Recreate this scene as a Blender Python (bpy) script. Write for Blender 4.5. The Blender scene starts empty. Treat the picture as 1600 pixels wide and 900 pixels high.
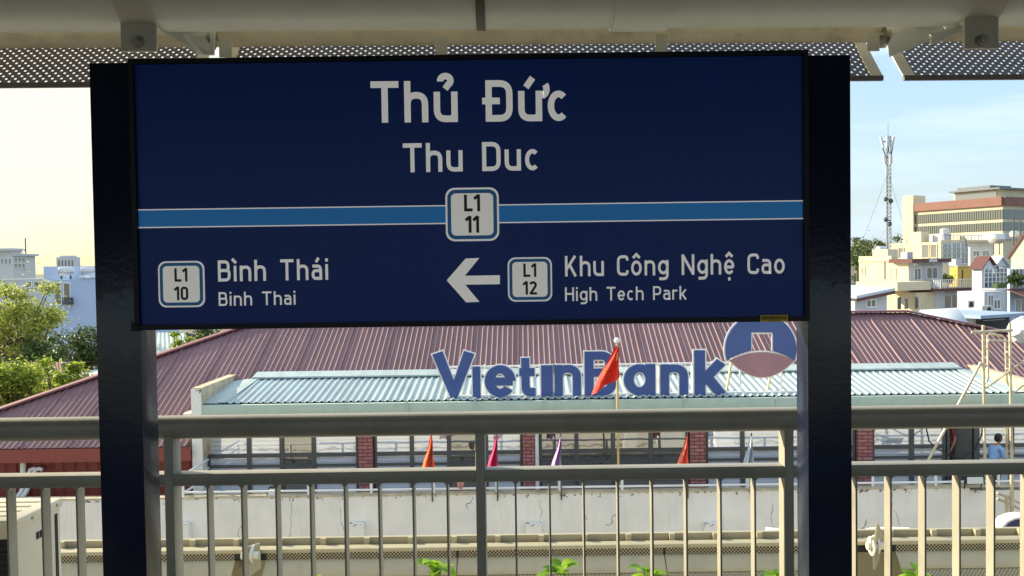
import bpy, bmesh, math, random
from mathutils import Vector, Matrix
R = math.radians
scene = bpy.context.scene
COL = scene.collection

# ------------------------------------------------------------------ camera
F_PX, U0, V0 = 1350.0, 822.0, 450.0
EYE = Vector((0.0, 0.0, 1.6))
PITCH, ROLL = R(1.55), 0.0138
_f = Vector((0, math.cos(PITCH), -math.sin(PITCH)))
_u0 = Vector((0, math.sin(PITCH), math.cos(PITCH)))
_r0 = Vector((1, 0, 0))
_r = _r0 * math.cos(ROLL) - _u0 * math.sin(ROLL)
_u = _u0 * math.cos(ROLL) + _r0 * math.sin(ROLL)
cam = bpy.data.cameras.new('camera')
cam.sensor_width = 36.0
cam.lens = F_PX / 1600 * 36
cam.shift_x = -(U0 - 800) / 1600
cam.clip_start = 0.05
cam.clip_end = 5000
camo = bpy.data.objects.new('camera', cam)
COL.objects.link(camo)
camo.matrix_world = Matrix(((_r.x, _u.x, -_f.x, EYE.x), (_r.y, _u.y, -_f.y, EYE.y), (_r.z, _u.z, -_f.z, EYE.z), (0, 0, 0, 1)))
scene.camera = camo

def at(u, v, Y):
    d = _f + _r * ((u - U0) / F_PX) - _u * ((v - V0) / F_PX)
    return EYE + d * ((Y - EYE.y) / d.y)
def AX(u, Y, v=450): return at(u, v, Y).x
def AZ(v, Y, u=822): return at(u, v, Y).z

# ------------------------------------------------------------------ sky, sun, exposure
SUN_AZ, SUN_EL = R(-64), R(22)
world = bpy.data.worlds.new('World')
scene.world = world
world.use_nodes = True
wn, wl = world.node_tree.nodes, world.node_tree.links
sky = wn.new('ShaderNodeTexSky')
sky.sky_type = 'NISHITA'
sky.sun_disc = False
sky.sun_elevation = SUN_EL
sky.sun_rotation = SUN_AZ
sky.air_density = 1.1
sky.dust_density = 1.6
bg = wn['Background']
bg.inputs[1].default_value = 0.135
# thin streaks of high cloud, laid out in world directions
tc = wn.new('ShaderNodeTexCoord')
mp = wn.new('ShaderNodeMapping')
mp.inputs['Scale'].default_value = (1.6, 1.6, 11.0)
mp.inputs['Rotation'].default_value = (R(3), R(-4), 0.4)
wl.new(tc.outputs['Generated'], mp.inputs['Vector'])
nz = wn.new('ShaderNodeTexNoise')
nz.inputs['Scale'].default_value = 2.3
nz.inputs['Detail'].default_value = 7
nz.inputs['Roughness'].default_value = 0.55
wl.new(mp.outputs['Vector'], nz.inputs['Vector'])
rp = wn.new('ShaderNodeValToRGB')
rp.color_ramp.elements[0].position = 0.47
rp.color_ramp.elements[0].color = (0, 0, 0, 1)
rp.color_ramp.elements[1].position = 0.75
rp.color_ramp.elements[1].color = (0.75, 0.75, 0.75, 1)
wl.new(nz.outputs['Fac'], rp.inputs['Fac'])
mx = wn.new('ShaderNodeMix')
mx.data_type = 'RGBA'
# bright cloud overhead, out of view, added to lift the shaded walls
sp = wn.new('ShaderNodeSeparateXYZ')
wl.new(tc.outputs['Generated'], sp.inputs[0])
hv = wn.new('ShaderNodeMapRange')
hv.interpolation_type = 'SMOOTHSTEP'
hv.inputs['From Min'].default_value = 0.33
hv.inputs['From Max'].default_value = 0.75
hv.inputs['To Max'].default_value = 0.8
wl.new(sp.outputs['Z'], hv.inputs['Value'])
mxm = wn.new('ShaderNodeMath')
mxm.operation = 'MAXIMUM'
wl.new(rp.outputs['Color'], mxm.inputs[0])
wl.new(hv.outputs[0], mxm.inputs[1])
wl.new(mxm.outputs[0], mx.inputs['Factor'])
wl.new(sky.outputs['Color'], mx.inputs[6])
mx.inputs[7].default_value = (5.4, 5.9, 6.6, 1)
# keep the glow round the sun from drowning its colour: c / sqrt(1 + (k c)^2)
def vmath(op, a, b=None):
    nd = wn.new('ShaderNodeVectorMath')
    nd.operation = op
    for i_, q in enumerate((a, b)):
        if q is None:
            continue
        if isinstance(q, tuple):
            nd.inputs[i_].default_value = q
        else:
            wl.new(q, nd.inputs[i_])
    return nd.outputs['Value'] if op == 'DOT_PRODUCT' else nd.outputs[0]
cc = mx.outputs[2]
kc = vmath('MULTIPLY', cc, (0.275, 0.27, 0.24))
k2 = vmath('ADD', vmath('MULTIPLY', kc, kc), (1.0, 1.0, 1.0))
rt = vmath('POWER', k2, (0.5, 0.5, 0.5))
comp = vmath('DIVIDE', cc, rt)
# golden haze on the sun's side of the sky
dt = vmath('DOT_PRODUCT', tc.outputs['Generated'], (math.sin(SUN_AZ), math.cos(SUN_AZ), 0.0))
gm_ = wn.new('ShaderNodeMapRange')
gm_.interpolation_type = 'SMOOTHSTEP'
gm_.inputs['From Min'].default_value = 0.2
gm_.inputs['From Max'].default_value = 0.9
wl.new(dt, gm_.inputs['Value'])
tint = wn.new('ShaderNodeMix')
tint.data_type = 'RGBA'
wl.new(gm_.outputs[0], tint.inputs['Factor'])
tint.inputs[6].default_value = (0.82, 0.95, 1.05, 1)
tint.inputs[7].default_value = (1.0, 0.92, 0.70, 1)
wl.new(vmath('MULTIPLY', comp, tint.outputs[2]), bg.inputs[0])

sun = bpy.data.lights.new('sun', 'SUN')
sun.energy = 4.0
sun.angle = R(0.5)
sun.color = (1.0, 0.87, 0.62)
suno = bpy.data.objects.new('sun', sun)
COL.objects.link(suno)
S = Vector((math.sin(SUN_AZ) * math.cos(SUN_EL), math.cos(SUN_AZ) * math.cos(SUN_EL), math.sin(SUN_EL)))
suno.rotation_euler = S.to_track_quat('Z', 'Y').to_euler()
scene.view_settings.view_transform = 'Standard'
scene.view_settings.look = 'None'
scene.view_settings.gamma = 1
scene.view_settings.exposure = 1.4
scene.cycles.max_bounces = 8
scene.cycles.diffuse_bounces = 4
scene.cycles.transparent_max_bounces = 12
scene.cycles.use_denoising = True

# ------------------------------------------------------------------ materials
def srgb(r, g, b):
    def c(x):
        x /= 255
        return x / 12.92 if x <= 0.04045 else ((x + 0.055) / 1.055) ** 2.4
    return (c(r), c(g), c(b), 1)

def M(name, col, rough=0.6, metal=0.0, var=0.12, scale=3.0, bump=0.0, bscale=40.0, spec=0.5, coat=0.0, emit=0.0, streak=0.0, grime=None):
    """painted or plain surface with a mottled tone; streak = vertical weather streaks; grime = colour of blotches"""
    m = bpy.data.materials.new(name)
    m.use_nodes = True
    n, l = m.node_tree.nodes, m.node_tree.links
    p = n['Principled BSDF']
    p.inputs['Roughness'].default_value = rough
    p.inputs['Metallic'].default_value = metal
    p.inputs['Specular IOR Level'].default_value = spec
    p.inputs['Coat Weight'].default_value = coat
    c = (col[0], col[1], col[2], 1)
    t = n.new('ShaderNodeTexCoord')
    nt = n.new('ShaderNodeTexNoise')
    nt.inputs['Scale'].default_value = scale
    nt.inputs['Detail'].default_value = 6
    l.new(t.outputs['Object'], nt.inputs['Vector'])
    r = n.new('ShaderNodeValToRGB')
    r.color_ramp.elements[0].position = 0.3
    r.color_ramp.elements[1].position = 0.7
    r.color_ramp.elements[0].color = tuple(x * (1 - var) for x in c[:3]) + (1,)
    r.color_ramp.elements[1].color = tuple(min(1, x * (1 + var)) for x in c[:3]) + (1,)
    l.new(nt.outputs['Fac'], r.inputs['Fac'])
    out = r.outputs['Color']
    if streak > 0 or grime:
        g = n.new('ShaderNodeTexNoise')
        mpn = n.new('ShaderNodeMapping')
        mpn.inputs['Scale'].default_value = (5, 5, 0.6) if streak > 0 else (1.5, 1.5, 1.5)
        l.new(t.outputs['Object'], mpn.inputs['Vector'])
        l.new(mpn.outputs['Vector'], g.inputs['Vector'])
        g.inputs['Scale'].default_value = 1.4
        g.inputs['Detail'].default_value = 8
        g.inputs['Roughness'].default_value = 0.65
        gr = n.new('ShaderNodeValToRGB')
        gr.color_ramp.elements[0].position = 0.52
        gr.color_ramp.elements[1].position = 0.78
        l.new(g.outputs['Fac'], gr.inputs['Fac'])
        mm = n.new('ShaderNodeMix')
        mm.data_type = 'RGBA'
        s = n.new('ShaderNodeMath')
        s.operation = 'MULTIPLY'
        s.inputs[1].default_value = streak if streak > 0 else 0.8
        l.new(gr.outputs['Color'], s.inputs[0])
        l.new(s.outputs[0], mm.inputs['Factor'])
        l.new(out, mm.inputs[6])
        gc = grime or tuple(x * 0.35 for x in c[:3])
        mm.inputs[7].default_value = (gc[0], gc[1], gc[2], 1)
        out = mm.outputs[2]
    l.new(out, p.inputs['Base Color'])
    if bump > 0:
        b = n.new('ShaderNodeBump')
        b.inputs['Strength'].default_value = bump
        b.inputs['Distance'].default_value = 0.01
        bn = n.new('ShaderNodeTexNoise')
        bn.inputs['Scale'].default_value = bscale
        bn.inputs['Detail'].default_value = 4
        l.new(t.outputs['Object'], bn.inputs['Vector'])
        l.new(bn.outputs['Fac'], b.inputs['Height'])
        l.new(b.outputs['Normal'], p.inputs['Normal'])
    if emit > 0:
        p.inputs['Emission Color'].default_value = c
        p.inputs['Emission Strength'].default_value = emit
    return m

def sheets(m, period, amt):
    """each sheet of a metal roof has aged to a slightly different tone"""
    n, l = m.node_tree.nodes, m.node_tree.links
    p = n['Principled BSDF']
    src = p.inputs['Base Color'].links[0].from_socket
    t = n.new('ShaderNodeTexCoord')
    s = n.new('ShaderNodeSeparateXYZ')
    l.new(t.outputs['Object'], s.inputs[0])
    d = n.new('ShaderNodeMath'); d.operation = 'DIVIDE'; d.inputs[1].default_value = period
    f = n.new('ShaderNodeMath'); f.operation = 'FLOOR'
    w = n.new('ShaderNodeTexWhiteNoise'); w.noise_dimensions = '1D'
    r = n.new('ShaderNodeMapRange')
    r.inputs['To Min'].default_value = 1 - amt
    r.inputs['To Max'].default_value = 1 + amt
    l.new(s.outputs['X'], d.inputs[0]); l.new(d.outputs[0], f.inputs[0]); l.new(f.outputs[0], w.inputs['W']); l.new(w.outputs['Value'], r.inputs['Value'])
    # rust and dirt patches drawn down the slope
    g = n.new('ShaderNodeTexNoise'); g.inputs['Scale'].default_value = 1.0; g.inputs['Detail'].default_value = 9; g.inputs['Roughness'].default_value = 0.7
    mp_ = n.new('ShaderNodeMapping'); mp_.inputs['Scale'].default_value = (3.5, 0.5, 0.5)
    l.new(t.outputs['Object'], mp_.inputs['Vector']); l.new(mp_.outputs['Vector'], g.inputs['Vector'])
    gr = n.new('ShaderNodeMapRange'); gr.inputs['From Min'].default_value = 0.45; gr.inputs['From Max'].default_value = 0.75
    gr.inputs['To Min'].default_value = 1.0; gr.inputs['To Max'].default_value = 0.72
    l.new(g.outputs['Fac'], gr.inputs['Value'])
    mm = n.new('ShaderNodeMath'); mm.operation = 'MULTIPLY'
    l.new(r.outputs[0], mm.inputs[0]); l.new(gr.outputs[0], mm.inputs[1])
    v = n.new('ShaderNodeVectorMath'); v.operation = 'SCALE'
    l.new(src, v.inputs[0]); l.new(mm.outputs[0], v.inputs['Scale'])
    l.new(v.outputs[0], p.inputs['Base Color'])
    return m

def leaf_mat(name, c0, c1, trans=0.45):
    m = bpy.data.materials.new(name)
    m.use_nodes = True
    n, l = m.node_tree.nodes, m.node_tree.links
    g = n.new('ShaderNodeNewGeometry')
    r = n.new('ShaderNodeValToRGB')
    r.color_ramp.elements[0].color = c0
    r.color_ramp.elements[1].color = c1
    l.new(g.outputs['Random Per Island'], r.inputs['Fac'])
    p = n['Principled BSDF']
    p.inputs['Roughness'].default_value = 0.5
    l.new(r.outputs['Color'], p.inputs['Base Color'])
    t = n.new('ShaderNodeBsdfTranslucent')
    l.new(r.outputs['Color'], t.inputs['Color'])
    x = n.new('ShaderNodeMixShader')
    x.inputs[0].default_value = trans
    l.new(p.outputs[0], x.inputs[1])
    l.new(t.outputs[0], x.inputs[2])
    l.new(x.outputs[0], n['Material Output'].inputs['Surface'])
    return m

def brick_mat(name, c1, c2, mortar, sc=1.0, bw=0.22, bh=0.075):
    m = bpy.data.materials.new(name)
    m.use_nodes = True
    n, l = m.node_tree.nodes, m.node_tree.links
    t = n.new('ShaderNodeTexCoord')
    s = n.new('ShaderNodeSeparateXYZ')
    l.new(t.outputs['Object'], s.inputs[0])
    a = n.new('ShaderNodeMath')
    l.new(s.outputs['X'], a.inputs[0])
    l.new(s.outputs['Y'], a.inputs[1])
    cb = n.new('ShaderNodeCombineXYZ')
    l.new(a.outputs[0], cb.inputs['X'])
    l.new(s.outputs['Z'], cb.inputs['Y'])
    b = n.new('ShaderNodeTexBrick')
    b.inputs['Scale'].default_value = sc
    b.inputs['Brick Width'].default_value = bw
    b.inputs['Row Height'].default_value = bh
    b.inputs['Mortar Size'].default_value = 0.014
    b.inputs['Color1'].default_value = c1
    b.inputs['Color2'].default_value = c2
    b.inputs['Mortar'].default_value = mortar
    l.new(cb.outputs[0], b.inputs['Vector'])
    l.new(b.outputs['Color'], n['Principled BSDF'].inputs['Base Color'])
    n['Principled BSDF'].inputs['Roughness'].default_value = 0.8
    bu = n.new('ShaderNodeBump')
    bu.inputs['Strength'].default_value = 0.6
    bu.inputs['Distance'].default_value = 0.01
    bu.invert = True
    l.new(b.outputs['Fac'], bu.inputs['Height'])
    l.new(bu.outputs['Normal'], n['Principled BSDF'].inputs['Normal'])
    return m

def glass_mat(name, tint, reflect=0.35, slat=0.0, rough=0.03):
    """window pane: dim blind or room seen in the glass, plus the mirror image of what stands opposite"""
    m = bpy.data.materials.new(name)
    m.use_nodes = True
    n, l = m.node_tree.nodes, m.node_tree.links
    p = n['Principled BSDF']
    p.inputs['Roughness'].default_value = 0.6
    t = n.new('ShaderNodeTexCoord')
    s = n.new('ShaderNodeSeparateXYZ')
    l.new(t.outputs['Object'], s.inputs[0])
    if slat > 0:
        k = n.new('ShaderNodeMath')
        k.operation = 'PINGPONG'
        k.inputs[1].default_value = slat
        l.new(s.outputs['Z'], k.inputs[0])
        q = n.new('ShaderNodeMapRange')
        q.inputs['From Max'].default_value = slat
        l.new(k.outputs[0], q.inputs['Value'])
        r = n.new('ShaderNodeValToRGB')
        r.color_ramp.elements[0].color = tuple(x * 0.55 for x in tint[:3]) + (1,)
        r.color_ramp.elements[1].color = tuple(tint[:3]) + (1,)
        r.color_ramp.elements[1].position = 0.4
        l.new(q.outputs[0], r.inputs['Fac'])
        l.new(r.outputs['Color'], p.inputs['Base Color'])
    else:
        p.inputs['Base Color'].default_value = tuple(tint[:3]) + (1,)
    g = n.new('ShaderNodeBsdfGlossy')
    g.inputs['Roughness'].default_value = rough
    g.inputs['Color'].default_value = (0.95, 0.97, 1, 1)
    nn = n.new('ShaderNodeTexNoise')
    nn.inputs['Scale'].default_value = 1.2
    l.new(t.outputs['Object'], nn.inputs['Vector'])
    bu = n.new('ShaderNodeBump')
    bu.inputs['Strength'].default_value = 0.08
    bu.inputs['Distance'].default_value = 0.05
    l.new(nn.outputs['Fac'], bu.inputs['Height'])
    l.new(bu.outputs['Normal'], g.inputs['Normal'])
    x = n.new('ShaderNodeMixShader')
    x.inputs[0].default_value = reflect
    l.new(p.outputs[0], x.inputs[1])
    l.new(g.outputs[0], x.inputs[2])
    l.new(x.outputs[0], n['Material Output'].inputs['Surface'])
    return m

def cracked_wall(name, col):
    """old white render: hairline cracks, peeled spots near the top edge, faint stains"""
    m = M(name, col, 0.85, var=0.07, scale=1.2, bump=0.15, bscale=25, streak=0.22, grime=srgb(160, 158, 150))
    n, l = m.node_tree.nodes, m.node_tree.links
    p = n['Principled BSDF']
    src = p.inputs['Base Color'].links[0].from_socket
    t = n.new('ShaderNodeTexCoord')
    mpn = n.new('ShaderNodeMapping')
    mpn.inputs['Scale'].default_value = (0.55, 0.55, 0.16)
    l.new(t.outputs['Object'], mpn.inputs['Vector'])
    nd = n.new('ShaderNodeTexNoise')
    nd.inputs['Scale'].default_value = 3.0
    l.new(t.outputs['Object'], nd.inputs['Vector'])
    ad = n.new('ShaderNodeMix')
    ad.data_type = 'VECTOR'
    ad.inputs['Factor'].default_value = 0.12
    l.new(mpn.outputs['Vector'], ad.inputs[4])
    l.new(nd.outputs['Color'], ad.inputs[5])
    v = n.new('ShaderNodeTexVoronoi')
    v.feature = 'DISTANCE_TO_EDGE'
    v.inputs['Scale'].default_value = 1.1
    l.new(ad.outputs[1], v.inputs['Vector'])
    lt = n.new('ShaderNodeMath')
    lt.operation = 'LESS_THAN'
    lt.inputs[1].default_value = 0.0028
    l.new(v.outputs['Distance'], lt.inputs[0])
    nm = n.new('ShaderNodeTexNoise')
    nm.inputs['Scale'].default_value = 0.8
    l.new(t.outputs['Object'], nm.inputs['Vector'])
    gt = n.new('ShaderNodeMath')
    gt.operation = 'GREATER_THAN'
    gt.inputs[1].default_value = 0.53
    l.new(nm.outputs['Fac'], gt.inputs[0])
    mu = n.new('ShaderNodeMath')
    mu.operation = 'MULTIPLY'
    l.new(lt.outputs[0], mu.inputs[0])
    l.new(gt.outputs[0], mu.inputs[1])
    # peeled flakes
    s = n.new('ShaderNodeSeparateXYZ')
    l.new(t.outputs['Object'], s.inputs[0])
    mr = n.new('ShaderNodeMapRange')
    mr.inputs['From Min'].default_value = -0.22
    mr.inputs['From Max'].default_value = 0.0
    mr.inputs['To Min'].default_value = 0.0
    mr.inputs['To Max'].default_value = 0.16
    l.new(s.outputs['Z'], mr.inputs['Value'])
    pn = n.new('ShaderNodeTexNoise')
    pn.inputs['Scale'].default_value = 6.5
    pn.inputs['Detail'].default_value = 8
    pn.inputs['Roughness'].default_value = 0.7
    l.new(t.outputs['Object'], pn.inputs['Vector'])
    sm = n.new('ShaderNodeMath')
    l.new(pn.outputs['Fac'], sm.inputs[0])
    l.new(mr.outputs[0], sm.inputs[1])
    g2 = n.new('ShaderNodeMath')
    g2.operation = 'GREATER_THAN'
    g2.inputs[1].default_value = 0.71
    l.new(sm.outputs[0], g2.inputs[0])
    mxx = n.new('ShaderNodeMath')
    mxx.operation = 'MAXIMUM'
    l.new(mu.outputs[0], mxx.inputs[0])
    l.new(g2.outputs[0], mxx.inputs[1])
    mk = n.new('ShaderNodeMix')
    mk.data_type = 'RGBA'
    l.new(mxx.outputs[0], mk.inputs['Factor'])
    l.new(src, mk.inputs[6])
    mk.inputs[7].default_value = srgb(118, 114, 106)
    l.new(mk.outputs[2], p.inputs['Base Color'])
    return m

MT = {}
MT['navy'] = M('sign_navy_film', srgb(23, 62, 148), 0.3, var=0.1, scale=1.0, spec=0.2)
MT['frame'] = M('sign_frame_black', srgb(12, 14, 22), 0.4, spec=0.25, var=0.15, bump=0.03)
MT['post'] = M('sign_post_navy_paint', srgb(20, 29, 54), 0.22, var=0.2, scale=8, bump=0.06, bscale=60, spec=0.32, coat=0.16, grime=srgb(40, 42, 44))
MT['letter'] = M('sign_letter_film', srgb(240, 239, 234), 0.3, var=0.03, emit=0.11)  # faint glow added to brighten the lettering, no lamp inside
MT['badge_face'] = M('badge_white_film', srgb(236, 235, 228), 0.3, var=0.03, emit=0.11)  # same added glow on the badge face
MT['stripe'] = M('sign_stripe_blue', srgb(28, 146, 236), 0.35, var=0.04, emit=0.035)  # weak added glow brightens the blue band
MT['badge_blue'] = M('badge_blue_film', srgb(36, 140, 220), 0.35, var=0.03)
MT['ink'] = M('black_lettering', srgb(18, 18, 20), 0.4, var=0.0)
MT['yellow'] = M('asset_sticker_yellow', srgb(232, 196, 30), 0.5, var=0.06)
MT['rail'] = M('railing_cream_paint', srgb(155, 152, 139), 0.36, var=0.1, scale=6, bump=0.03, bscale=80, grime=srgb(118, 112, 96))
MT['tube'] = M('canopy_beige_paint', srgb(216, 220, 212), 0.36, var=0.05, scale=5, streak=0.18, bump=0.02, grime=srgb(150, 138, 108))
MT['tube2'] = M('canopy_beige_stained', srgb(226, 218, 192), 0.55, var=0.1, scale=9, streak=0.5, grime=srgb(130, 108, 74))
MT['plate'] = M('canopy_plate_grey', srgb(200, 198, 184), 0.45, var=0.05)
MT['perf'] = M('perforated_sheet_grey', srgb(98, 92, 96), 0.45, var=0.06)
MT['steel'] = M('bolt_steel', srgb(170, 168, 160), 0.35, metal=0.8, var=0.1)
MT['lowcan'] = M('lower_canopy_beige', srgb(166, 158, 130), 0.5, var=0.07, scale=2, streak=0.25, grime=srgb(112, 102, 74))
MT['concrete'] = M('platform_concrete', srgb(186, 182, 172), 0.8, var=0.1, bump=0.1)
MT['floor'] = M('platform_granite', srgb(70, 68, 66), 0.55, var=0.1, scale=30)
MT['roofsheet'] = M('station_roof_sheet', srgb(84, 82, 78), 0.6, var=0.05)
MT['clad'] = M('station_cladding_cream', srgb(226, 224, 214), 0.5, var=0.06, streak=0.2)
MT['maroon'] = sheets(M('maroon_metal_roof', srgb(122, 90, 94), 0.52, var=0.08, scale=0.6, streak=0.25, grime=srgb(134, 110, 110), spec=0.45), 1.264, 0.10)
MT['maroon_trim'] = M('maroon_roof_trim', srgb(120, 72, 78), 0.5, var=0.08)
MT['redwall'] = M('red_metal_cladding', srgb(120, 46, 40), 0.55, var=0.12, streak=0.3, grime=srgb(100, 38, 34))
MT['redfascia'] = M('red_fascia', srgb(130, 62, 54), 0.6, var=0.08)
MT['teal'] = sheets(M('teal_metal_roof', srgb(172, 188, 188), 0.45, var=0.06, scale=0.8, streak=0.15), 0.95, 0.06)
MT['gutter'] = M('pale_green_gutter', srgb(172, 192, 180), 0.5, var=0.06, streak=0.2)
MT['coping'] = M('weathered_coping', srgb(190, 178, 150), 0.9, var=0.2, scale=4, bump=0.4, bscale=15, grime=srgb(74, 64, 50))
MT['white_wall'] = cracked_wall('old_white_render', srgb(232, 230, 224))
MT['wall_paint'] = M('wall_white_paint', srgb(206, 206, 204), 0.8, var=0.06, streak=0.25, grime=srgb(150, 146, 136))
MT['brick'] = brick_mat('red_brick', srgb(186, 124, 122), srgb(164, 96, 96), srgb(92, 70, 66), 1.0, 0.27, 0.095)
MT['alu'] = M('dark_aluminium', srgb(84, 86, 88), 0.45, var=0.06, metal=0.2)
MT['pane'] = glass_mat('pane_blind', srgb(206, 216, 234), 0.36, slat=0.06)
MT['pane_dark'] = glass_mat('pane_dark', srgb(34, 32, 32), 0.28)
MT['white_metal'] = M('white_rail_paint', srgb(226, 228, 228), 0.5, var=0.05)
MT['signblue'] = M('bank_letter_blue', srgb(42, 76, 140), 0.4, var=0.08, scale=1.5, streak=0.12, grime=srgb(104, 122, 158))
MT['signwhite'] = M('bank_letter_edge', srgb(238, 238, 234), 0.5, var=0.03)
MT['signlens'] = M('bank_emblem_plum', srgb(160, 118, 126), 0.4, var=0.08)
MT['scaff'] = M('scaffold_steel', srgb(196, 186, 160), 0.5, var=0.15, scale=6, metal=0.2, grime=srgb(150, 110, 70))
MT['black'] = M('black_plastic', srgb(24, 24, 26), 0.5, var=0.1)
MT['pvc'] = M('pvc_pipe', srgb(206, 206, 200), 0.5, var=0.05)
MT['ac'] = M('ac_cream_casing', srgb(222, 214, 188), 0.45, var=0.04, scale=2)
MT['skin'] = M('skin', srgb(178, 128, 98), 0.6, var=0.05)
MT['hair'] = M('black_hair', srgb(20, 17, 16), 0.55, var=0.2)
MT['shirt_blue'] = M('light_blue_cloth', srgb(140, 178, 226), 0.85, var=0.06, scale=10)
MT['shirt_maroon'] = M('maroon_cloth', srgb(140, 60, 74), 0.85, var=0.08, scale=10)
MT['trousers'] = M('dark_cloth', srgb(40, 42, 52), 0.9, var=0.1)
MT['tarp'] = M('white_tarp', srgb(206, 212, 220), 0.6, var=0.1, bump=0.5, bscale=6)
MT['ground'] = M('earth_ground', srgb(104, 100, 88), 0.95, var=0.25, scale=0.05, grime=srgb(70, 78, 52))
MT['asphalt'] = M('asphalt', srgb(66, 66, 66), 0.9, var=0.15, scale=0.4)
MT['bark'] = M('bark', srgb(98, 84, 66), 0.9, var=0.25, scale=12, bump=0.5, bscale=20)
MT['leaf_tree'] = leaf_mat('leaf_yellow_green', srgb(104, 122, 44), srgb(206, 210, 104))
MT['leaf_dark'] = leaf_mat('leaf_dark_green', srgb(38, 58, 26), srgb(98, 118, 54), 0.3)
MT['leaf_bush'] = leaf_mat('leaf_fresh_green', srgb(84, 110, 30), srgb(190, 204, 84))
MT['leaf_near'] = leaf_mat('leaf_lime', srgb(84, 136, 22), srgb(176, 210, 56), 0.55)
MT['leaf_far'] = leaf_mat('leaf_far_green', srgb(66, 82, 50), srgb(122, 134, 84), 0.25)

# ------------------------------------------------------------------ mesh helpers
class MB:
    def __init__(self):
        self.v, self.f = [], []
    def add(self, vs, fs):
        k = len(self.v)
        self.v += [tuple(p) for p in vs]
        self.f += [tuple(i + k for i in f) for f in fs]
        return self
    def box(self, x0, x1, y0, y1, z0, z1):
        vs = [(x0, y0, z0), (x1, y0, z0), (x1, y1, z0), (x0, y1, z0), (x0, y0, z1), (x1, y0, z1), (x1, y1, z1), (x0, y1, z1)]
        return self.add(vs, [(0, 3, 2, 1), (4, 5, 6, 7), (0, 1, 5, 4), (1, 2, 6, 5), (2, 3, 7, 6), (3, 0, 4, 7)])
    def bar(self, a, b, w, h=None, up=(0, 0, 1)):
        a, b = Vector(a), Vector(b)
        h = h or w
        d = (b - a).normalized()
        up = Vector(up)
        if abs(d.dot(up)) > 0.98:
            up = Vector((0, 1, 0))
        s = d.cross(up).normalized()
        t = s.cross(d)
        q = [s * (i * w / 2) + t * (j * h / 2) for i, j in ((-1, -1), (1, -1), (1, 1), (-1, 1))]
        return self.add([a + o for o in q] + [b + o for o in q], [(0, 3, 2, 1), (4, 5, 6, 7), (0, 1, 5, 4), (1, 2, 6, 5), (2, 3, 7, 6), (3, 0, 4, 7)][0:0] + [(3, 2, 1, 0), (4, 5, 6, 7), (0, 1, 5, 4), (1, 2, 6, 5), (2, 3, 7, 6), (3, 0, 4, 7)])
    def tube(self, pts, r, n=12, caps=True):
        pts = [Vector(p) for p in pts]
        rs = r if isinstance(r, (list, tuple)) else [r] * len(pts)
        k = len(self.v)
        prev = None
        for i, p in enumerate(pts):
            d = (pts[min(i + 1, len(pts) - 1)] - pts[max(i - 1, 0)]).normalized()
            if prev is None:
                a = Vector((0, 0, 1)) if abs(d.z) < 0.9 else Vector((1, 0, 0))
                s = d.cross(a).normalized()
            else:
                s = (prev - d * prev.dot(d)).normalized()
            prev = s
            t = d.cross(s)
            for j in range(n):
                q = 2 * math.pi * j / n
                self.v.append(tuple(p + (s * math.cos(q) + t * math.sin(q)) * rs[i]))
        for i in range(len(pts) - 1):
            for j in range(n):
                a, b = k + i * n + j, k + i * n + (j + 1) % n
                self.f.append((a, b, b + n, a + n))
        if caps:
            self.f.append(tuple(k + j for j in range(n))[::-1])
            self.f.append(tuple(k + (len(pts) - 1) * n + j for j in range(n)))
        return self
    def prism(self, poly, a, ext):
        """poly: 3D points in order; ext: extrusion vector (a kept for offset)"""
        a, ext = Vector(a), Vector(ext)
        n = len(poly)
        p = [Vector(q) + a for q in poly]
        return self.add(p + [q + ext for q in p], [tuple(range(n))[::-1], tuple(range(n, 2 * n))] + [(i, (i + 1) % n, n + (i + 1) % n, n + i) for i in range(n)])
    def ball(self, c, r, n=10, sz=1.0):
        c = Vector(c)
        k = len(self.v)
        m = max(5, n // 2 + 1)
        for i in range(m + 1):
            th = math.pi * i / m
            for j in range(n):
                q = 2 * math.pi * j / n
                self.v.append((c.x + r * math.sin(th) * math.cos(q), c.y + r * math.sin(th) * math.sin(q), c.z + r * sz * math.cos(th)))
        for i in range(m):
            for j in range(n):
                a, b = k + i * n + j, k + i * n + (j + 1) % n
                self.f.append((a, a + n, b + n, b))
        return self
    def build(self, name, mat, parent=None, smooth=False, bevel=0.0, loc=None):
        me = bpy.data.meshes.new(name)
        vs = self.v
        if loc is not None:
            vs = [(a - loc[0], b - loc[1], c - loc[2]) for a, b, c in vs]
        me.from_pydata(vs, [], self.f)
        me.validate()
        bm = bmesh.new()
        bm.from_mesh(me)
        bmesh.ops.recalc_face_normals(bm, faces=bm.faces)
        if bevel:
            bmesh.ops.bevel(bm, geom=[e for e in bm.edges if len(e.link_faces) == 2 and e.calc_face_angle(0) > 0.6], offset=bevel, segments=2, affect='EDGES', profile=0.5, clamp_overlap=True)
        bm.to_mesh(me)
        bm.free()
        me.materials.append(mat)
        if smooth or bevel:
            me.shade_smooth()
            me.set_sharp_from_angle(angle=R(40))
        o = bpy.data.objects.new(name, me)
        COL.objects.link(o)
        if parent is not None:
            o.parent = parent
            if loc is not None:
                o.location = Vector(loc)
            pl = parent
            off = Vector((0, 0, 0))
            while pl is not None:
                off += pl.location
                pl = pl.parent
            o.location = Vector(loc or (0, 0, 0)) - off
        elif loc is not None:
            o.location = loc
        return o

def tag(o, label=None, cat=None, group=None, kind=None):
    if label: o['label'] = label
    if cat: o['category'] = cat
    if group: o['group'] = group
    if kind: o['kind'] = kind
    return o

def thing(name, loc, label, cat, group=None):
    o = bpy.data.objects.new(name, None)
    o.empty_display_size = 0.1
    COL.objects.link(o)
    o.location = loc
    return tag(o, label, cat, group)

def copy_tree(o, parent=None):
    c = o.copy()
    COL.objects.link(c)
    c.parent = parent
    for ch in list(o.children):
        copy_tree(ch, c)
    return c

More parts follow.
